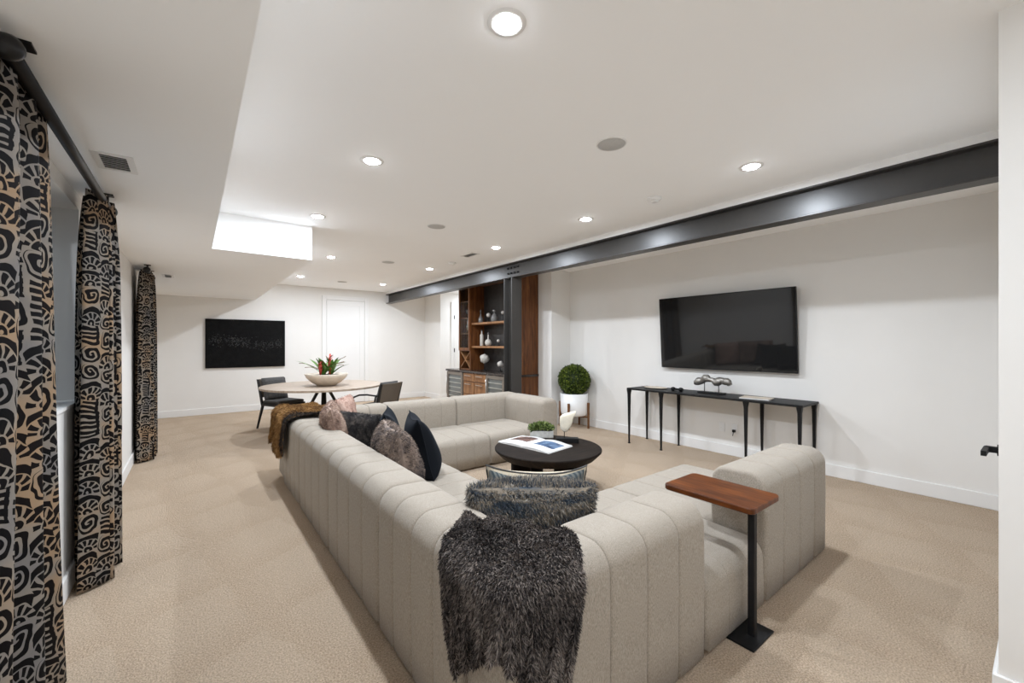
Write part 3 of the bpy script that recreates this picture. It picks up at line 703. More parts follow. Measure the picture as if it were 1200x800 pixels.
def drape1(a, b_):
    """over the near corner of the sofa: a across, b from the inside (-1) to the hanging hem (+1)"""
    w_ = -0.285 + (a + 1) / 2 * 0.50
    neck = 0.86 + 0.14 * np.clip((b_ + 1.0) / 0.7, 0, 1)
    w_ = -0.03 + (w_ + 0.03) * neck
    se = np.sqrt(w_ ** 2 + 0.07 ** 2) - 0.062
    s0 = 0.39 - 0.06 * a; r = 0.095
    hem = 0.26 + 0.235 * np.exp(-((a + 0.05) / 0.6) ** 2) + 0.010 * np.sin(7 * a)
    ltop = s0 - se - r; larc = r * PI / 2; ldown = 0.735 - r - hem
    w_ = w_ + 0.0 * a
    l = (b_ + 1) / 2 * (ltop + larc + ldown)
    th = np.clip((l - ltop) / r, 0, PI / 2); dn = np.clip(l - ltop - larc, 0, None)
    s_ = s0 - np.clip(l, None, ltop) - r * np.sin(th)
    z = 0.735 - r * (1 - np.cos(th)) - dn
    fold = (0.014 * np.sin(26 * a + 4 * b_) + 0.010 * np.sin(47 * a + 1.3)) * np.clip(dn / 0.15, 0, 1) + 0.10 * dn * (1 - np.abs(a)) * 0.6
    wr = 0.010 * np.sin(17 * b_ + 5 * a) * np.exp(-((b_ + 0.5) / 0.5) ** 2) + 0.012 * np.sin(11 * a + 6 * b_ ** 2)
    s_ = s_ - fold - np.sin(th) * 0.012; z = z + wr * np.cos(th) + 0.004
    tp = np.clip(dn / 0.36, 0, 1); w_ = w_ * (1 - 0.20 * tp) - 0.015 * tp
    return np.stack([SX + 0.7071 * (s_ + w_), SYN + 0.7071 * (s_ - w_), z], 1)
throw('dark grey-brown shaggy fur throw hanging over the near corner of the sofa', drape1, (0.95, 1.15, 0.0), 170000, 0.015, 'fur_throw', -1, (0.12, 1.0), na=70, nb=80, lift=1.1, width=0.0035, jit=0.8)
def drape2(a, b_):
    """over the far end of the left run: a from the near edge to the far end, b inside to outside"""
    y = 4.36 + (a + 1) / 2 * 0.80 + 0.04 * b_; r = 0.10
    x0 = 1.26 - 0.18 * (a + 1) / 2; xe = SX - 0.03
    hem = 0.30 + 0.10 * (a + 1) / 2 + 0.03 * np.sin(5 * a)
    ltop = x0 - xe - r; larc = r * PI / 2; ldown = 0.74 - r - hem
    l = (b_ + 1) / 2 * (ltop + larc + ldown); th = np.clip((l - ltop) / r, 0, PI / 2); dn = np.clip(l - ltop - larc, 0, None)
    x = x0 - np.clip(l, None, ltop) - r * np.sin(th); z = 0.74 - r * (1 - np.cos(th)) - dn
    x = x - (0.02 * np.sin(9 * a + 2) + 0.02) * np.clip(dn / 0.2, 0, 1) - 0.02 * np.sin(th)
    z = z + 0.012 * np.sin(8 * a + 5 * b_) * np.cos(th) + 0.006
    return np.stack([x, y - 0.22 * np.clip(a, -1, 1) * np.clip(dn, 0, 1), z], 1)
throw('golden brown fur throw with dark border over the far end of the left sofa back', drape2, (0.9, 4.75, 0.0), 44000, 0.022, 'fur_gold', 1, (0.0, 1.0), extra=(lambda P: P[:, 1] < 4.47, 'fur_sable'))

# ------------------------------------------------------------------ coffee table and what stands on it
CTX, CTY, CTZ, CTR = 2.79, 3.05, 0.40, 0.525
t = thing('coffee_table', 'round dark wood coffee table with thick drum legs inside the sofa', 'table', (CTX, CTY, 0))
meshobj('top', *lathe([(0.40, CTZ - 0.10), (0.46, CTZ - 0.085), (CTR - 0.01, CTZ - 0.03), (CTR, CTZ - 0.02), (CTR, CTZ - 0.006), (CTR - 0.006, CTZ), (0.001, CTZ)], 64, (CTX, CTY, 0)), 'coffeewood', t, False)
ang0 = math.atan2(-0.609, 0.793)
for k, ph in enumerate((5, 118, 190, 300)):
    a = ang0 + D2(ph); cx, cy = CTX + 0.27 * math.cos(a), CTY + 0.27 * math.sin(a)
    meshobj('leg', *lathe([(0.095, 0.0), (0.098, 0.01), (0.098, CTZ - 0.09)], 28, (cx, cy, 0)), 'coffeewood', t, True)
def blk(name, label, cat, c, yaw, **k): return thing(name, label, cat, c, yaw, **k)
# open book
bk = thing('open_book', 'open picture book with blue and dark photographs on the coffee table', 'book', (2.745, 3.20, CTZ), D2(9))
def page(sg, thick, lift, x0=-0.185, x1=0.185, wd=0.33, n=12, zo=0.0):
    V, Fc = [], []
    for i in range(n + 1):
        f = i / n; y = sg * wd * f; z = zo + lift * math.sin(min(1, f * 1.15) * PI) * (1 - 0.55 * f) + thick * (1 - 0.3 * f) + 0.004
        V += [(x0, y, 0.003), (x1, y, 0.003), (x0, y, z), (x1, y, z)]
    for i in range(n):
        a, b_ = i * 4, i * 4 + 4
        Fc += [(a + 2, a + 3, b_ + 3, b_ + 2), (a, b_, b_ + 1, a + 1), (a, a + 2, b_ + 2, b_), (a + 1, b_ + 1, b_ + 3, a + 3)]
    Fc += [(0, 1, 3, 2), (4 * n, 4 * n + 2, 4 * n + 3, 4 * n + 1)]
    return V, Fc
pl = meshobj('page_block', *page(1, 0.012, 0.018), 'paper', bk, True, True); pr = meshobj('page_block', *page(-1, 0.014, 0.018), 'paper', bk, True, True)
meshobj('cover', *join(boxVF(-0.19, 0.19, -0.335, 0.335, 0, 0.003)), 'paper', bk, False, True)
def picmat(name, cols, sc):
    m, nt, b = newmat(name); n = noise(nt, ocoord(nt), sc, 4, 0.6, 1.0)
    nt.links.new(ramp(nt, n, cols), b.inputs['Base Color']); b.inputs['Roughness'].default_value = 0.35; return m
M['pic_blue'] = picmat('blue_photo_print', [(0.3, srgb(28, 44, 70)), (0.5, srgb(70, 96, 130)), (0.62, srgb(120, 142, 168)), (0.75, srgb(214, 214, 210))], 9)
M['pic_dark'] = picmat('dark_photo_print', [(0.3, srgb(30, 26, 26)), (0.5, srgb(88, 60, 56)), (0.6, srgb(140, 110, 100)), (0.75, srgb(200, 186, 170))], 12)
def pic(sg, f0, f1, x0, x1, thick, mat, parent):
    V, Fc = [], []
    for i in range(9):
        f = f0 + (f1 - f0) * i / 8; y = sg * 0.33 * f; z = 0.018 * math.sin(min(1, f * 1.15) * PI) * (1 - 0.55 * f) + thick * (1 - 0.3 * f) + 0.005
        V += [(x0, y, z), (x1, y, z)]
    Fc = [(2 * i, 2 * i + 1, 2 * i + 3, 2 * i + 2) for i in range(8)]; return meshobj('printed_picture', V, Fc, mat, parent, True, True)
pic(-1, 0.12, 0.9, -0.08, 0.11, 0.014, 'pic_blue', pr); pic(1, 0.16, 0.9, -0.06, 0.13, 0.012, 'pic_dark', pl)
# little planter
t = thing('planter', 'small grey-white rectangular planter with bushy green succulents on the coffee table', 'plant', (3.02, 3.40, CTZ), D2(-40))
o = box('pot', -0.125, 0.125, -0.05, 0.05, 0, 0.075, 'planter', t, 0.006, True); box('soil', -0.115, 0.115, -0.042, 0.042, 0.0752, 0.079, 'soil', t, 0, True)
def leaf_cloud(name, parent, n, gen, size, mat):
    V, Fc = [], []
    rs = random.Random(3)
    for i in range(n):
        p, nrm = gen(rs); p = Vector(p); nrm = Vector(nrm).normalized()
        d = (nrm + Vector((rs.gauss(0, .5), rs.gauss(0, .5), rs.gauss(0, .5)))).normalized(); s_ = d.cross(Vector((rs.gauss(0, 1), rs.gauss(0, 1), rs.gauss(0, 1)))).normalized()
        up = d.cross(s_); L = size * rs.uniform(0.7, 1.35); W = L * 0.32; k = len(V)
        V += [tuple(p), tuple(p + d * L * 0.5 + s_ * W + up * L * .1), tuple(p + d * L), tuple(p + d * L * 0.5 - s_ * W + up * L * .1), tuple(p + d * L * .5 - up * L * .04)]
        Fc += [(k, k + 1, k + 4), (k + 1, k + 2, k + 4), (k + 2, k + 3, k + 4), (k + 3, k, k + 4)]
    o = meshobj(name, V, Fc, mat, parent, False, True); o['kind'] = 'stuff'; return o
def gs(rs):
    x, y = rs.uniform(-1, 1), rs.uniform(-1, 1); h = max(0.0, 1 - 0.5 * (x * x + y * y)) * rs.uniform(0.1, 1)
    return (x * 0.125, y * 0.055, 0.075 + 0.075 * h), (x * 0.9, y * 0.9, 0.9)
leaf_cloud('succulent_leaves', t, 620, gs, 0.034, 'succleaf')
# stone fin on black block
t = thing('stone_sculpture', 'pale stone fin sculpture on a black block on the coffee table', 'sculpture', (3.07, 3.06, CTZ), D2(-42))
box('base_block', -0.115, 0.115, -0.04, 0.04, 0, 0.048, 'blackmetal', t, 0.003, True)
meshobj('rod', *tube([(-0.03, 0, 0.048), (-0.03, 0, 0.14)], 0.004, 8), 'blackmetal', t, True, True)
ol = [(-0.035, 0.105), (0.0, 0.11), (0.03, 0.15), (0.055, 0.21), (0.06, 0.25), (0.085, 0.295), (0.09, 0.325), (0.05, 0.318), (0.0, 0.305), (-0.05, 0.29), (-0.075, 0.265), (-0.078, 0.2), (-0.07, 0.14)]
cx_, cz_ = np.mean(ol, axis=0); V, Fc = [], []; n = len(ol)
for sc_, yy in ((0.6, -0.024), (0.9, -0.018), (1.0, 0.0), (0.9, 0.018), (0.6, 0.024)): V += [(cx_ + (x - cx_) * sc_, yy + 0.006 * math.sin(20 * z), cz_ + (z - cz_) * sc_) for x, z in ol]
for i in range(4):
    for k in range(n): Fc.append((i * n + k, i * n + (k + 1) % n, (i + 1) * n + (k + 1) % n, (i + 1) * n + k))
Fc += [tuple(reversed(range(n))), tuple(4 * n + k for k in range(n))]
o = meshobj('stone', V, Fc, 'shell', t, True, True); fixn(o)

# ------------------------------------------------------------------ C side table
t = thing('side_table', 'C-shaped side table with reddish wood top and black pole over the backless seat', 'table', (2.15, 0.90, 0))
o = box('base_plate', 2.04, 2.265, 0.835, 1.0, 0, 0.010, 'blackmetal', t, 0.003)
o = box('pole', 2.134, 2.166, 0.872, 0.904, 0.010, 0.622, 'blackmetal', t, 0.004)
V, Fc = [], []
def rrect(x0, x1, y0, y1, r, n=6):
    p = []
    for cx, cy, a in ((x1 - r, y1 - r, 0), (x0 + r, y1 - r, PI / 2), (x0 + r, y0 + r, PI), (x1 - r, y0 + r, 1.5 * PI)):
        p += [(cx + r * math.cos(a + PI / 2 * k / n), cy + r * math.sin(a + PI / 2 * k / n)) for k in range(n + 1)]
    return p
R_ = rrect(2.055, 2.375, 0.845, 1.31, 0.03); n = len(R_); c0 = (2.215, 1.08)
for z, ins in ((0.622, 0.004), (0.626, 0.0), (0.646, 0.0), (0.650, 0.004)): V += [(c0[0] + (x - c0[0]) * (1 - ins * 4), c0[1] + (y - c0[1]) * (1 - ins * 3), z) for x, y in R_]
for i in range(3):
    for k in range(n): Fc.append((i * n + k, i * n + (k + 1) % n, (i + 1) * n + (k + 1) % n, (i + 1) * n + k))
Fc += [tuple(reversed(range(n))), tuple(3 * n + k for k in range(n))]
meshobj('table_top', V, Fc, 'tray', t)

# ------------------------------------------------------------------ television wall
t = thing('television', 'large black flat television mounted on the right wall', 'television', (5.385, 2.585, 1.085)); t.rotation_euler = (0, D2(-4.0), 0)
box('housing', -0.030, 0.004, -0.85, 0.85, 0, 0.975, 'blackmetal', t, 0.004, True)
box('screen', -0.0335, -0.0302, -0.842, 0.842, 0.013, 0.967, 'screen', t, 0, True)
box('lower_bezel', -0.034, -0.0302, -0.842, 0.842, 0.001, 0.012, 'blackmetal', t, 0, True)
meshobj('wall_mount', [(0.004, -.35, .3), (0.004, .35, .3), (0.004, .35, .65), (0.004, -.35, .65), (0.066, -.35, .3), (0.066, .35, .3), (0.097, .35, .65), (0.097, -.35, .65)], [(0, 3, 2, 1), (4, 5, 6, 7), (0, 1, 5, 4), (1, 2, 6, 5), (2, 3, 7, 6), (3, 0, 4, 7)], 'blackmetal', t, False, True)
t = thing('console_table', 'long narrow black metal console table with eight tapered legs below the television', 'table', (5.16, 2.64, 0))
box('table_top', 4.92, 5.40, 1.55, 3.715, 0.765, 0.79, 'blackmetal', t, 0.004)
for y in (3.69, 3.18, 2.11, 1.585):
    for x in (4.945, 5.372):
        meshobj('leg', *join(barVF((x, y, 0.0), (x, y, 0.012), 0.026), barVF((x, y, 0.012), (x, y, 0.70), 0.017, None, (0.034, 0.034)), barVF((x, y, 0.70), (x, y, 0.765), 0.034, None, (0.05, 0.05))), 'blackmetal', t)
CZ = 0.79
t = thing('wall_sculpture', 'silvery driftwood sculpture on two pins and black base on the console', 'sculpture', (5.18, 2.62, CZ))
box('base_block', 5.13, 5.23, 2.46, 2.78, CZ, CZ + 0.022, 'blackmetal', t, 0.002)
for y in (2.53, 2.71): meshobj('pin', *tube([(5.18, y, CZ + 0.022), (5.18, y, CZ + 0.135)], 0.005, 8), 'blackmetal', t, True)
pts, rad = [], []
for k in range(25):
    f = k / 24; y = 2.395 + 0.455 * f; lob = abs(math.sin(f * 2 * PI)) ; pts.append((5.18 + 0.012 * math.sin(9 * f), y, CZ + 0.125 + 0.05 * abs(math.sin(f * PI)) ** 0.6 + 0.016 * math.sin(f * 4 * PI) + 0.008 * math.sin(31 * f)))
    rad.append(max(0.03 if 2 < k < 22 else 0.012, 0.030 + 0.018 * lob + 0.007 * math.sin(23 * f) - 0.012 * (abs(f - .5) < .05)))
meshobj('driftwood', *tube(pts, rad, 9), 'silver', t, True)
t = thing('tray', 'thin cream tray at the left end of the console', 'tray', (5.18, 3.42, CZ))
meshobj('dish', *lathe([(0.12, 0), (0.15, 0.012), (0.155, 0.016), (0.145, 0.014), (0.11, 0.006), (0.001, 0.005)], 32, (5.18, 3.42, CZ), 0.8, 1.1), 'stoneware', t, True)
t = thing('ornament', 'small black ornament beside the cream tray on the console', 'ornament', (5.12, 3.06, CZ))
for dy in (-0.06, 0.05): meshobj('ball', *lathe([(0.012, 0), (0.03, 0.012), (0.034, 0.026), (0.026, 0.042), (0.002, 0.05)], 14, (5.12, 3.06 + dy, CZ)), 'blackmetal', t, True)
meshobj('link', *tube([(5.12, 3.0, CZ + 0.025), (5.12, 3.11, CZ + 0.025)], 0.012, 8), 'blackmetal', t, True)
t = thing('magazine', 'flat white magazine near the right end of the console', 'book', (5.12, 2.07, CZ), D2(8))
box('pages', -0.11, 0.11, -0.15, 0.15, 0.001, 0.012, 'paper', t, 0, True); box('cover', -0.112, 0.112, -0.152, 0.152, 0.012, 0.0135, 'stoneware', t, 0, True)
def outlet(y, z, label):
    t = thing('outlet', label, 'outlet', (XR, y, z), group='wall outlets')
    box('plate', XR - 0.006, XR, y - 0.037, y + 0.037, z - 0.06, z + 0.06, 'white_plastic', t, 0.002)
    for dz in (-0.024, 0.024): box('socket', XR - 0.008, XR - 0.005, y - 0.016, y + 0.016, z + dz - 0.014, z + dz + 0.014, 'white_plastic', t, 0.001)
    return t
outlet(2.61, 0.345, 'white wall outlet under the console, left of the plugged one')
t = outlet(2.45, 0.345, 'white wall outlet under the console with a black plug in it')
pg = meshobj('plug', *join(boxVF(XR - 0.04, XR - 0.008, 2.435, 2.465, 0.305, 0.335), tube([(XR - 0.03, 2.45, 0.32), (XR - 0.05, 2.445, 0.30), (XR - 0.035, 2.46, 0.26)], 0.005, 6)), 'blackmetal', t)

# boxwood ball in pot on wooden stand
PX, PY = 5.14, 4.96
t = thing('potted_boxwood', 'clipped green boxwood ball in a white pot on a wooden stand against the wall', 'plant', (PX, PY, 0))
meshobj('pot', *lathe([(0.17, 0.205), (0.195, 0.21), (0.215, 0.23), (0.225, 0.27), (0.235, 0.58), (0.215, 0.58), (0.21, 0.54), (0.001, 0.54)], 40, (PX, PY, 0)), 'ceramic', t, True)
meshobj('soil', *lathe([(0.208, 0.545), (0.001, 0.55)], 24, (PX, PY, 0)), 'soil', t)
meshobj('foliage_core', *lathe([(0.235 * math.sin(a), 0.80 - 0.235 * math.cos(a)) for a in [0.02 + (PI - 0.04) * k / 16 for k in range(17)]], 24, (PX, PY, 0)), 'green1', t, True)
def gb(rs):
    z = rs.uniform(-0.97, 1); a = rs.uniform(0, 2 * PI); r = math.sqrt(1 - z * z); q = 0.222 + rs.uniform(0, 0.028) + 0.008 * math.sin(5 * a + 3 * z)
    return (r * math.cos(a) * q, r * math.sin(a) * q, 0.80 + z * q), (r * math.cos(a), r * math.sin(a), z)
leaf_cloud('foliage', t, 5200, gb, 0.034, 'boxleaf')
for k in range(4):
    a = ang0 + D2(-29 + 90 * k); x, y = PX + 0.252 * math.cos(a), PY + 0.252 * math.sin(a)
    meshobj('stand_leg', *barVF((x, y, 0), (x, y, 0.43), 0.024, 0.024, (0.03, 0.03)), 'stand', t)
for k in range(2):
    a = ang0 + D2(-29 + 90 * k); c, s = math.cos(a) * 0.245, math.sin(a) * 0.245
    meshobj('stand_crossbar', *tube([(PX - c, PY - s, 0.19), (PX + c, PY + s, 0.19)], 0.013, 4), 'stand', t)

# art on the far wall
t = thing('wall_art', 'wide black textured canvas with glinting band on the far wall', 'painting', (0.90, YF - 0.02, 0.925))
box('canvas', 0.195, 1.607, YF - 0.045, YF - 0.005, 0.925, 1.92, 'canvas', t, 0.003)
V, Fc = [], []; rs = random.Random(5)
for k in range(520):
    x = rs.uniform(0.24, 1.57); z = 1.45 + rs.gauss(0, 0.055) + 0.05 * math.sin(4 * x); s_ = rs.uniform(0.006, 0.016); i = len(V); y = YF - 0.0455
    V += [(x - s_, y, z - s_ * .5), (x + s_, y, z - s_ * .6), (x + s_ * .3, y, z + s_), (x + rs.uniform(-.005, .005), y - 0.012, z)]; Fc += [(i, i + 1, i + 3), (i + 1, i + 2, i + 3), (i + 2, i, i + 3)]
M['flake'] = plain('canvas_gloss_flake', (0.06, 0.06, 0.06, 1), 0.22, 0.2, 0.8, var=0.5)
o = meshobj('raised_flakes', V, Fc, 'flake', t); o['kind'] = 'stuff'

# ------------------------------------------------------------------ bar wall unit
BF, BKX = 4.46, 4.965
def front_panel(name, x, y0, y1, z0, z1, mat, parent, th=0.02, bev=0.003): return box(name, x - th, x, y0, y1, z0, z1, mat, parent, bev, seg=1)
def handle_h(x, y0, y1, z, parent): return meshobj('handle', *join(boxVF(x - 0.03, x - 0.022, y0, y1, z - 0.005, z + 0.005), boxVF(x - 0.03, x, y0 + 0.01, y0 + 0.02, z - 0.004, z + 0.004), boxVF(x - 0.03, x, y1 - 0.02, y1 - 0.01, z - 0.004, z + 0.004)), 'chrome', parent)
def cooler(y0, y1, label):
    t = thing('beverage_cooler', label, 'cooler', ((BF + BKX) / 2, (y0 + y1) / 2, 0), group='beverage coolers')
    box('body', BF + 0.001, BKX, y0, y1, 0.0, 0.83, 'coolertrim', t)
    dr = thing_part('door', t)
    for a, b_, c_, e in ((y0 + 0.01, y0 + 0.075, 0.08, 0.82), (y1 - 0.075, y1 - 0.01, 0.08, 0.82), (y0 + 0.075, y1 - 0.075, 0.76, 0.82), (y0 + 0.075, y1 - 0.075, 0.08, 0.14)):
        box('door_frame', BF - 0.03, BF, a, b_, c_, e, 'coolertrim', dr)
    box('glass', BF - 0.012, BF - 0.004, y0 + 0.075, y1 - 0.075, 0.14, 0.76, 'fridgeglass', dr)
    f0 = None
    for k in range(6):
        z = 0.2 + k * 0.095; box('rack_rail', BF - 0.018, BF - 0.0125, y0 + 0.08, y1 - 0.08, z, z + 0.022, 'cooler_in', dr)
    meshobj('handle', *tube([(BF - 0.055, y1 - 0.05, 0.35), (BF - 0.055, y1 - 0.05, 0.75)], 0.01, 8), 'chrome', dr, True)
def thing_part(name, parent):
    o = bpy.data.objects.new(name, None); COL.objects.link(o); o.parent = parent; o.empty_display_size = 0.05; return o
def drawers(y0, y1, label):
    t = thing('drawer_cabinet', label, 'cabinet', ((BF + BKX) / 2, (y0 + y1) / 2, 0), group='walnut drawer cabinets')
    box('body', BF + 0.001, BKX, y0, y1, 0.0, 0.83, 'walnut', t)
    for z0, z1 in ((0.66, 0.815), (0.40, 0.645), (0.10, 0.385)):
        d = front_panel('drawer', BF, y0 + 0.008, y1 - 0.008, z0, z1, 'walnut_l', t); handle_h(BF - 0.02, y0 + 0.09, y1 - 0.09, z1 - 0.045, d)
cooler(7.45, 8.13, 'glass-fronted beverage cooler at the left end of the bar'); cooler(5.99, 6.60, 'glass-fronted beverage cooler in the bar beside the steel post')
drawers(7.03, 7.44, 'left walnut drawer cabinet between the two coolers'); drawers(6.61, 7.02, 'right walnut drawer cabinet between the two coolers')
t = thing('base_cabinet', 'walnut base cabinet at the right end of the bar behind the steel post', 'cabinet', (4.7, 5.83, 0))
box('body', BF + 0.001, BKX, 5.70, 5.98, 0, 0.83, 'walnut', t); front_panel('door', BF, 5.705, 5.975, 0.1, 0.815, 'walnut', t); box('end_panel', 4.55, BKX, 5.682, 5.70, 0, 0.83, 'walnut', t)
t = struct_c = box('bar_counter', 4.42, BKX, 5.665, 8.155, 0.83, 0.87, 'counter', bev=0.004, seg=1); tag(t, 'dark brown stone counter running along the walnut bar', 'counter')
TF = 4.60
def tower(y0, y1, label, endp):
    t = thing('bar_tower', label, 'cabinet', ((TF + BKX) / 2, (y0 + y1) / 2, 0.87), group='tall walnut bar towers')
    for a in (y0, y1 - 0.022): box('side_panel', TF, BKX, a, a + 0.022, 0.87, 2.68, 'walnut', t)
    box('back_panel', BKX - 0.015, BKX, y0 + 0.022, y1 - 0.022, 0.87, 2.68, 'walnut', t)
    for z in (0.87, 1.26, 1.62, 1.95, 2.30, 2.655): box('shelf', TF + 0.012, BKX - 0.015, y0 + 0.022, y1 - 0.022, z, z + 0.022, 'walnut', t)
    d = thing_part('glass_door', t)
    for a, b_, c_, e in ((y0 + 0.004, y0 + 0.055, 1.275, 2.64), (y1 - 0.055, y1 - 0.004, 1.275, 2.64), (y0 + 0.055, y1 - 0.055, 2.58, 2.64), (y0 + 0.055, y1 - 0.055, 1.275, 1.335)):
        box('door_frame', TF - 0.02, TF, a, b_, c_, e, 'walnut', d)
    box('pane', TF - 0.012, TF - 0.007, y0 + 0.055, y1 - 0.055, 1.335, 2.58, 'glass', d)
    meshobj('handle', *tube([(TF - 0.045, y0 + 0.03, 1.7), (TF - 0.045, y0 + 0.03, 1.95)], 0.007, 8), 'chrome', d, True)
    yc, zc, dy, dz = (y0 + y1) / 2, 1.077, (y1 - y0) / 2 - 0.022, 0.183
    for sg in (1, -1):
        u = Vector((0, dy * sg, dz)); nrm = Vector((0, -u.z, u.y)).normalized() * 0.009; c0 = Vector((0, yc, zc))
        q = [c0 - u - nrm, c0 - u + nrm, c0 + u + nrm, c0 + u - nrm]
        V = [(TF + 0.012, p.y, p.z) for p in q] + [(BKX - 0.015, p.y, p.z) for p in q]
        o = meshobj('wine_cross', V, [(0, 1, 2, 3), (7, 6, 5, 4), (0, 4, 5, 1), (1, 5, 6, 2), (2, 6, 7, 3), (3, 7, 4, 0)], 'walnut_l', t); fixn(o)
    return t
tower(7.42, 7.87, 'walnut bar tower with glass door and X wine rack at its left end', False); tower(5.685, 6.12, 'walnut bar tower with plain end panel right of the steel post', True)
tag(box('bar_backsplash', 4.945, BKX, 6.12, 7.42, 0.87, 2.68, 'darktile'), 'dark backsplash panel behind the open bar shelves', 'panel')
tag(box('bar_shelf', 4.63, 4.945, 6.12, 7.42, 1.81, 1.852, 'walnut_l', bev=0.003, seg=1), 'upper open walnut bar shelf holding decanters', 'shelf', 'open bar shelves')
tag(box('bar_shelf', 4.63, 4.945, 6.12, 7.42, 1.33, 1.372, 'walnut_l', bev=0.003, seg=1), 'lower open walnut bar shelf holding bottles', 'shelf', 'open bar shelves')
box_top = tag(box('bar_top_panel', TF, BKX, 6.12, 7.42, 2.64, 2.68, 'walnut'), 'walnut top panel joining the two bar towers', 'panel')
def bottle(name, label, x, y, z, prof, mat, stop=None):
    t = thing(name, label, 'bottle', (x, y, z), group='bottles on the bar shelves'); meshobj('body', *lathe([(r * 0.85, h * 0.92) for r, h in prof], 18, (x, y, z)), mat, t, True)
    if stop: meshobj('stopper', *lathe([(r * 0.85, h * 0.92) for r, h in stop], 14, (x, y, z)), 'bottle', t, True)
S1, S2, SC = 1.852, 1.372, 0.87
bottle('decanter', 'slim glass decanter at the left end of the upper bar shelf', 4.78, 7.30, S1, [(0.05, 0), (0.06, 0.02), (0.06, 0.1), (0.02, 0.16), (0.015, 0.22)], 'bottle', [(0.012, 0.22), (0.022, 0.25), (0.02, 0.29), (0.002, 0.31)])
bottle('decanter', 'wide glass decanter with big stopper on the upper bar shelf', 4.78, 6.80, S1, [(0.07, 0), (0.085, 0.02), (0.085, 0.11), (0.05, 0.16), (0.028, 0.19)], 'bottle', [(0.02, 0.19), (0.02, 0.21), (0.06, 0.25), (0.035, 0.27), (0.002, 0.28)])
bottle('bottle', 'tall pale bottle at the left end of the lower bar shelf', 4.78, 7.26, S2, [(0.042, 0), (0.045, 0.01), (0.045, 0.24), (0.018, 0.28), (0.016, 0.33)], 'whitedeco', [(0.018, 0.33), (0.018, 0.36)])
bottle('decanter', 'round white-bellied bottle with thin neck on the lower bar shelf', 4.78, 7.02, S2, [(0.04, 0), (0.075, 0.03), (0.085, 0.08), (0.06, 0.13), (0.016, 0.16), (0.014, 0.25)], 'whitedeco', [(0.014, 0.25), (0.022, 0.28), (0.002, 0.31)])
def deco(label, x, y, z, zc, r, rough=False):
    t = thing('bar_ornament', label, 'ornament', (x, y, z), group='round ornaments in the bar')
    meshobj('stand', *join(lathe([(0.04, 0), (0.04, 0.012)], 14, (x, y, z)), tube([(x, y, z + 0.012), (x, y, zc - r * 0.7)], 0.006, 8)), 'blackmetal', t, True)
    V, Fc = lathe([(r * math.sin(a), zc - z - r * math.cos(a)) for a in [0.03 + (PI - 0.06) * k / 12 for k in range(13)]], 18, (x, y, z))
    if rough: V = [(x + (p[0] - x) * q, y + (p[1] - y) * q, zc + (p[2] - zc) * q) for p in V for q in (1 + 0.14 * math.sin(61 * p[0]) * math.sin(57 * p[1] + 40 * p[2]),)]
    meshobj('ball', V, Fc, 'whitedeco', t, True)
deco('small pale disc ornament on stem, centre of the upper bar shelf', 4.82, 7.07, S1, 2.005, 0.045); deco('small pale ornament at the right end of the upper bar shelf', 4.82, 6.57, S1, 2.03, 0.035)
deco('small pale ornament at the right end of the lower bar shelf', 4.82, 6.72, S2, 1.475, 0.032); deco('knobbly white ball ornament on the bar counter', 4.78, 7.15, SC, 1.11, 0.095, True); deco('white flower-like ornament on the bar counter beside the post', 4.78, 6.60, SC, 1.02, 0.06, True)
k = 0
for z in (1.642, 1.972):
    for y in (7.52, 7.64, 7.76):
        t = thing('wine_glass', ('lower' if z < 1.7 else 'upper') + ' shelf wine glass in the left glass tower, ' + ('right' if y < 7.6 else 'middle' if y < 7.7 else 'left'), 'glass', (4.74, y, z), group='wine glasses in the tower')
        meshobj('glass_body', *lathe([(0.032, 0), (0.005, 0.006), (0.005, 0.08), (0.03, 0.11), (0.036, 0.15), (0.03, 0.19)], 14, (4.74, y, z)), 'bottle', t, True)

# ------------------------------------------------------------------ dining corner
TX, TY, TZ = 1.66, 7.10, 0.765
t = thing('dining_table', 'round pale oak dining table with dark splayed legs', 'table', (TX, TY, 0))
meshobj('top', *lathe([(0.86, TZ - 0.035), (0.89, TZ - 0.03), (0.895, TZ - 0.004), (0.89, TZ), (0.001, TZ)], 72, (TX, TY, 0)), 'oak', t)
for k in range(4):
    a = ang0 + D2(20 + 90 * k); c, s = math.cos(a), math.sin(a)
    meshobj('leg', *barVF((TX + 0.42 * c, TY + 0.42 * s, 0), (TX + 0.05 * c, TY + 0.05 * s, TZ - 0.035), 0.035, 0.035, (0.045, 0.045)), 'chairframe', t)
meshobj('hub', *lathe([(0.11, TZ - 0.045), (0.11, TZ - 0.0355)], 20, (TX, TY, 0)), 'chairframe', t)
t = thing('flower_bowl', 'wide cream footed bowl with red bromeliads and twigs on the dining table', 'plant', (1.66, 6.92, TZ))
BX, BY = 1.66, 6.92
meshobj('bowl', *lathe([(0.09, 0), (0.13, 0.006), (0.22, 0.06), (0.29, 0.13), (0.315, 0.185), (0.305, 0.187), (0.28, 0.13), (0.2, 0.15), (0.001, 0.155)], 48, (BX, BY, TZ)), 'stoneware', t, True)
meshobj('moss', *lathe([(0.285, 0.15), (0.2, 0.168), (0.001, 0.175)], 30, (BX, BY, TZ)), 'soil', t, True)
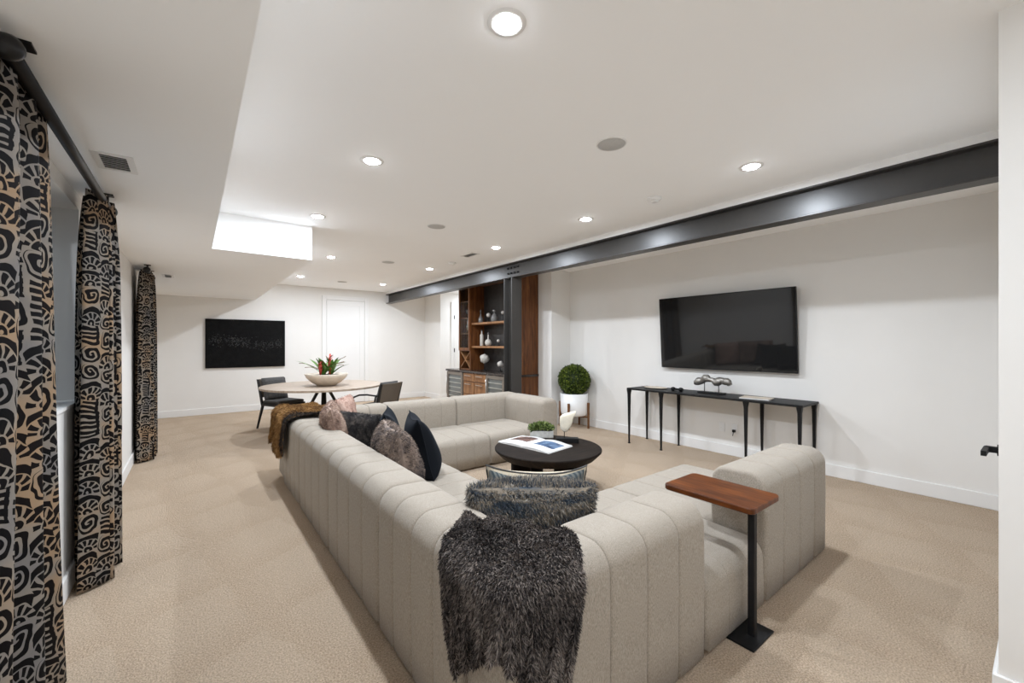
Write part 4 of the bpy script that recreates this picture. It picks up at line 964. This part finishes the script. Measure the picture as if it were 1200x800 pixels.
def blade_leaf(base, az, length, lean, wd, droop=0.25):
    V, Fc = [], []; n = 8; c, s = math.cos(az), math.sin(az)
    for i in range(n + 1):
        f = i / n; r = length * math.sin(lean) * (f + droop * f * f); z = length * math.cos(lean) * (f - droop * f * f * 1.3); w_ = wd * (0.5 + 0.9 * f) * (1 - f ** 2.2) + 0.001
        p = (base[0] + c * r, base[1] + s * r, base[2] + z)
        V += [(p[0] - s * w_, p[1] + c * w_, p[2] + w_ * .25), (p[0], p[1], p[2]), (p[0] + s * w_, p[1] - c * w_, p[2] + w_ * .25)]
    for i in range(n): a = i * 3; Fc += [(a, a + 1, a + 4, a + 3), (a + 1, a + 2, a + 5, a + 4)]
    return V, Fc
rs = random.Random(11)
for cx, cy, nl in ((BX - 0.05, BY, 11), (BX + 0.06, BY - 0.02, 10)):
    for k in range(nl):
        meshobj('leaf', *blade_leaf((cx, cy, TZ + 0.16), 2 * PI * k / nl + rs.uniform(-.3, .3), rs.uniform(0.32, 0.48), rs.uniform(0.15, 0.8), 0.036), 'green3', t, True)
for cx, cy, h in ((BX - 0.10, BY - 0.04, 0.22), (BX + 0.04, BY - 0.03, 0.33)):
    fl = meshobj('flower', *tube([(cx, cy, TZ + 0.16), (cx, cy, TZ + 0.16 + h * .6), (cx, cy, TZ + 0.16 + h)], [0.012, 0.03, 0.006], 8), 'red', t, True)
    for k in range(12): meshobj('petal', *blade_leaf((cx, cy, TZ + 0.14 + h * (0.35 + 0.05 * k)), 2.4 * k, 0.11, 0.6, 0.018), 'red', fl, True)
for az, ln, lean in ((2.6, 0.46, 1.15), (3.3, 0.36, 1.2), (-0.7, 0.34, 0.9), (-0.3, 0.4, 0.75), (-1.0, 0.36, 1.1), (0.1, 0.34, 0.95)):
    pts = []
    for i in range(8):
        f = i / 7; r = ln * math.sin(lean) * f; z = ln * math.cos(lean) * f + 0.05 * math.sin(f * PI); pts.append((BX + math.cos(az) * r + 0.02 * math.sin(9 * f), BY + math.sin(az) * r, TZ + 0.165 + z))
    meshobj('twig', *tube(pts, 0.0045, 5), 'twig', t, True)
def dining_chair(label, loc, yaw, arms):
    """local: faces +y, seat centre at origin"""
    t = thing('dining_chair', label, 'chair', loc, yaw, group='dining chairs')
    sh, w_, dp = 0.43, 0.48, 0.48
    box('seat', -w_ / 2, w_ / 2, -dp / 2, dp / 2, sh - 0.045, sh, 'chairframe', t, 0.01, True)
    box('seat_cushion', -w_ / 2 + 0.015, w_ / 2 - 0.015, -dp / 2 + 0.03, dp / 2 - 0.01, sh, sh + 0.045, 'charcoal', t, 0.018, True)
    for sx_ in (-1, 1):
        meshobj('leg', *barVF((sx_ * (w_ / 2), dp / 2 + 0.01, 0), (sx_ * (w_ / 2 - 0.025), dp / 2 - 0.03, sh - 0.045), 0.022, 0.022, (0.034, 0.034)), 'chairframe', t, False, True)
        meshobj('leg', *barVF((sx_ * (w_ / 2), -dp / 2 - 0.09, 0), (sx_ * (w_ / 2 - 0.025), -dp / 2 + 0.02, sh - 0.045), 0.022, 0.022, (0.034, 0.034)), 'chairframe', t, False, True)
        meshobj('back_post', *barVF((sx_ * (w_ / 2 - 0.018), -dp / 2 + 0.02, sh - 0.03), (sx_ * (w_ / 2 - 0.008), -dp / 2 - 0.09, 0.82), 0.034, 0.034, (0.026, 0.026)), 'chairframe', t, False, True)
        if arms:
            pts = [(sx_ * (w_ / 2 + 0.005), -dp / 2 - 0.03, 0.645), (sx_ * (w_ / 2 + 0.03), -dp / 2 + 0.15, 0.66), (sx_ * (w_ / 2 + 0.04), 0.05, 0.65), (sx_ * (w_ / 2 + 0.04), 0.16, 0.61), (sx_ * (w_ / 2 + 0.03), 0.215, 0.54), (sx_ * (w_ / 2 + 0.005), 0.225, sh - 0.02)]
            meshobj('arm', *tube(pts, 0.013, 8), 'chairframe', t, True, True)
    V, Fc = [], []
    for i in range(7):
        f = i / 6; x = -w_ / 2 + 0.01 + (w_ - 0.02) * f; bow = -0.05 * math.sin(PI * f)
        for z in (0.52, 0.82):
            y = -dp / 2 + 0.02 - 0.11 * (z - 0.4) / 0.42 + bow * 0.6; V += [(x, y - 0.012, z), (x, y + 0.012, z)]
    for i in range(6):
        a, b_ = i * 4, i * 4 + 4; Fc += [(a, a + 2, b_ + 2, b_), (a + 1, b_ + 1, b_ + 3, a + 3), (a + 2, a + 3, b_ + 3, b_ + 2), (a, b_, b_ + 1, a + 1)]
    Fc += [(0, 1, 3, 2), (24, 26, 27, 25)]
    o = meshobj('backrest', V, Fc, 'weave', t, False, True); fixn(o)
    V, Fc = lathe([(0.001, -0.06), (0.6, -0.055), (0.95, -0.03), (1.0, 0.0), (0.95, 0.03), (0.6, 0.055), (0.001, 0.06)], 4)
    V = []; Fc = []
    def cf(sg):
        def f(a, b_):
            th = sg * 0.055 * np.clip((1 - a ** 4) * (1 - b_ ** 4), 0, 1) ** 0.5
            z = 0.655 + 0.185 * b_; y = -dp / 2 + 0.075 - 0.11 * (z - 0.4) / 0.42 + th; return np.stack([0.205 * a, y, z], 1)
        return f
    V1, F1 = gridVF(cf(1), 15, 15); V2, F2 = gridVF(cf(-1), 15, 15)
    V, Fc = join((V1, [tuple(reversed(f)) for f in F1]), (V2, F2)); meshobj('back_cushion', V, Fc, 'charcoal', t, True, True)
    return t
dining_chair('dark dining chair with grey back cushion at the left of the dining table', (1.215, 7.93, 0), math.atan2(-0.43, -0.90), False)
dining_chair('dark dining chair with woven back and curved arms at the right of the table', (2.24, 6.42, 0), math.atan2(0.5, 0.86), True)
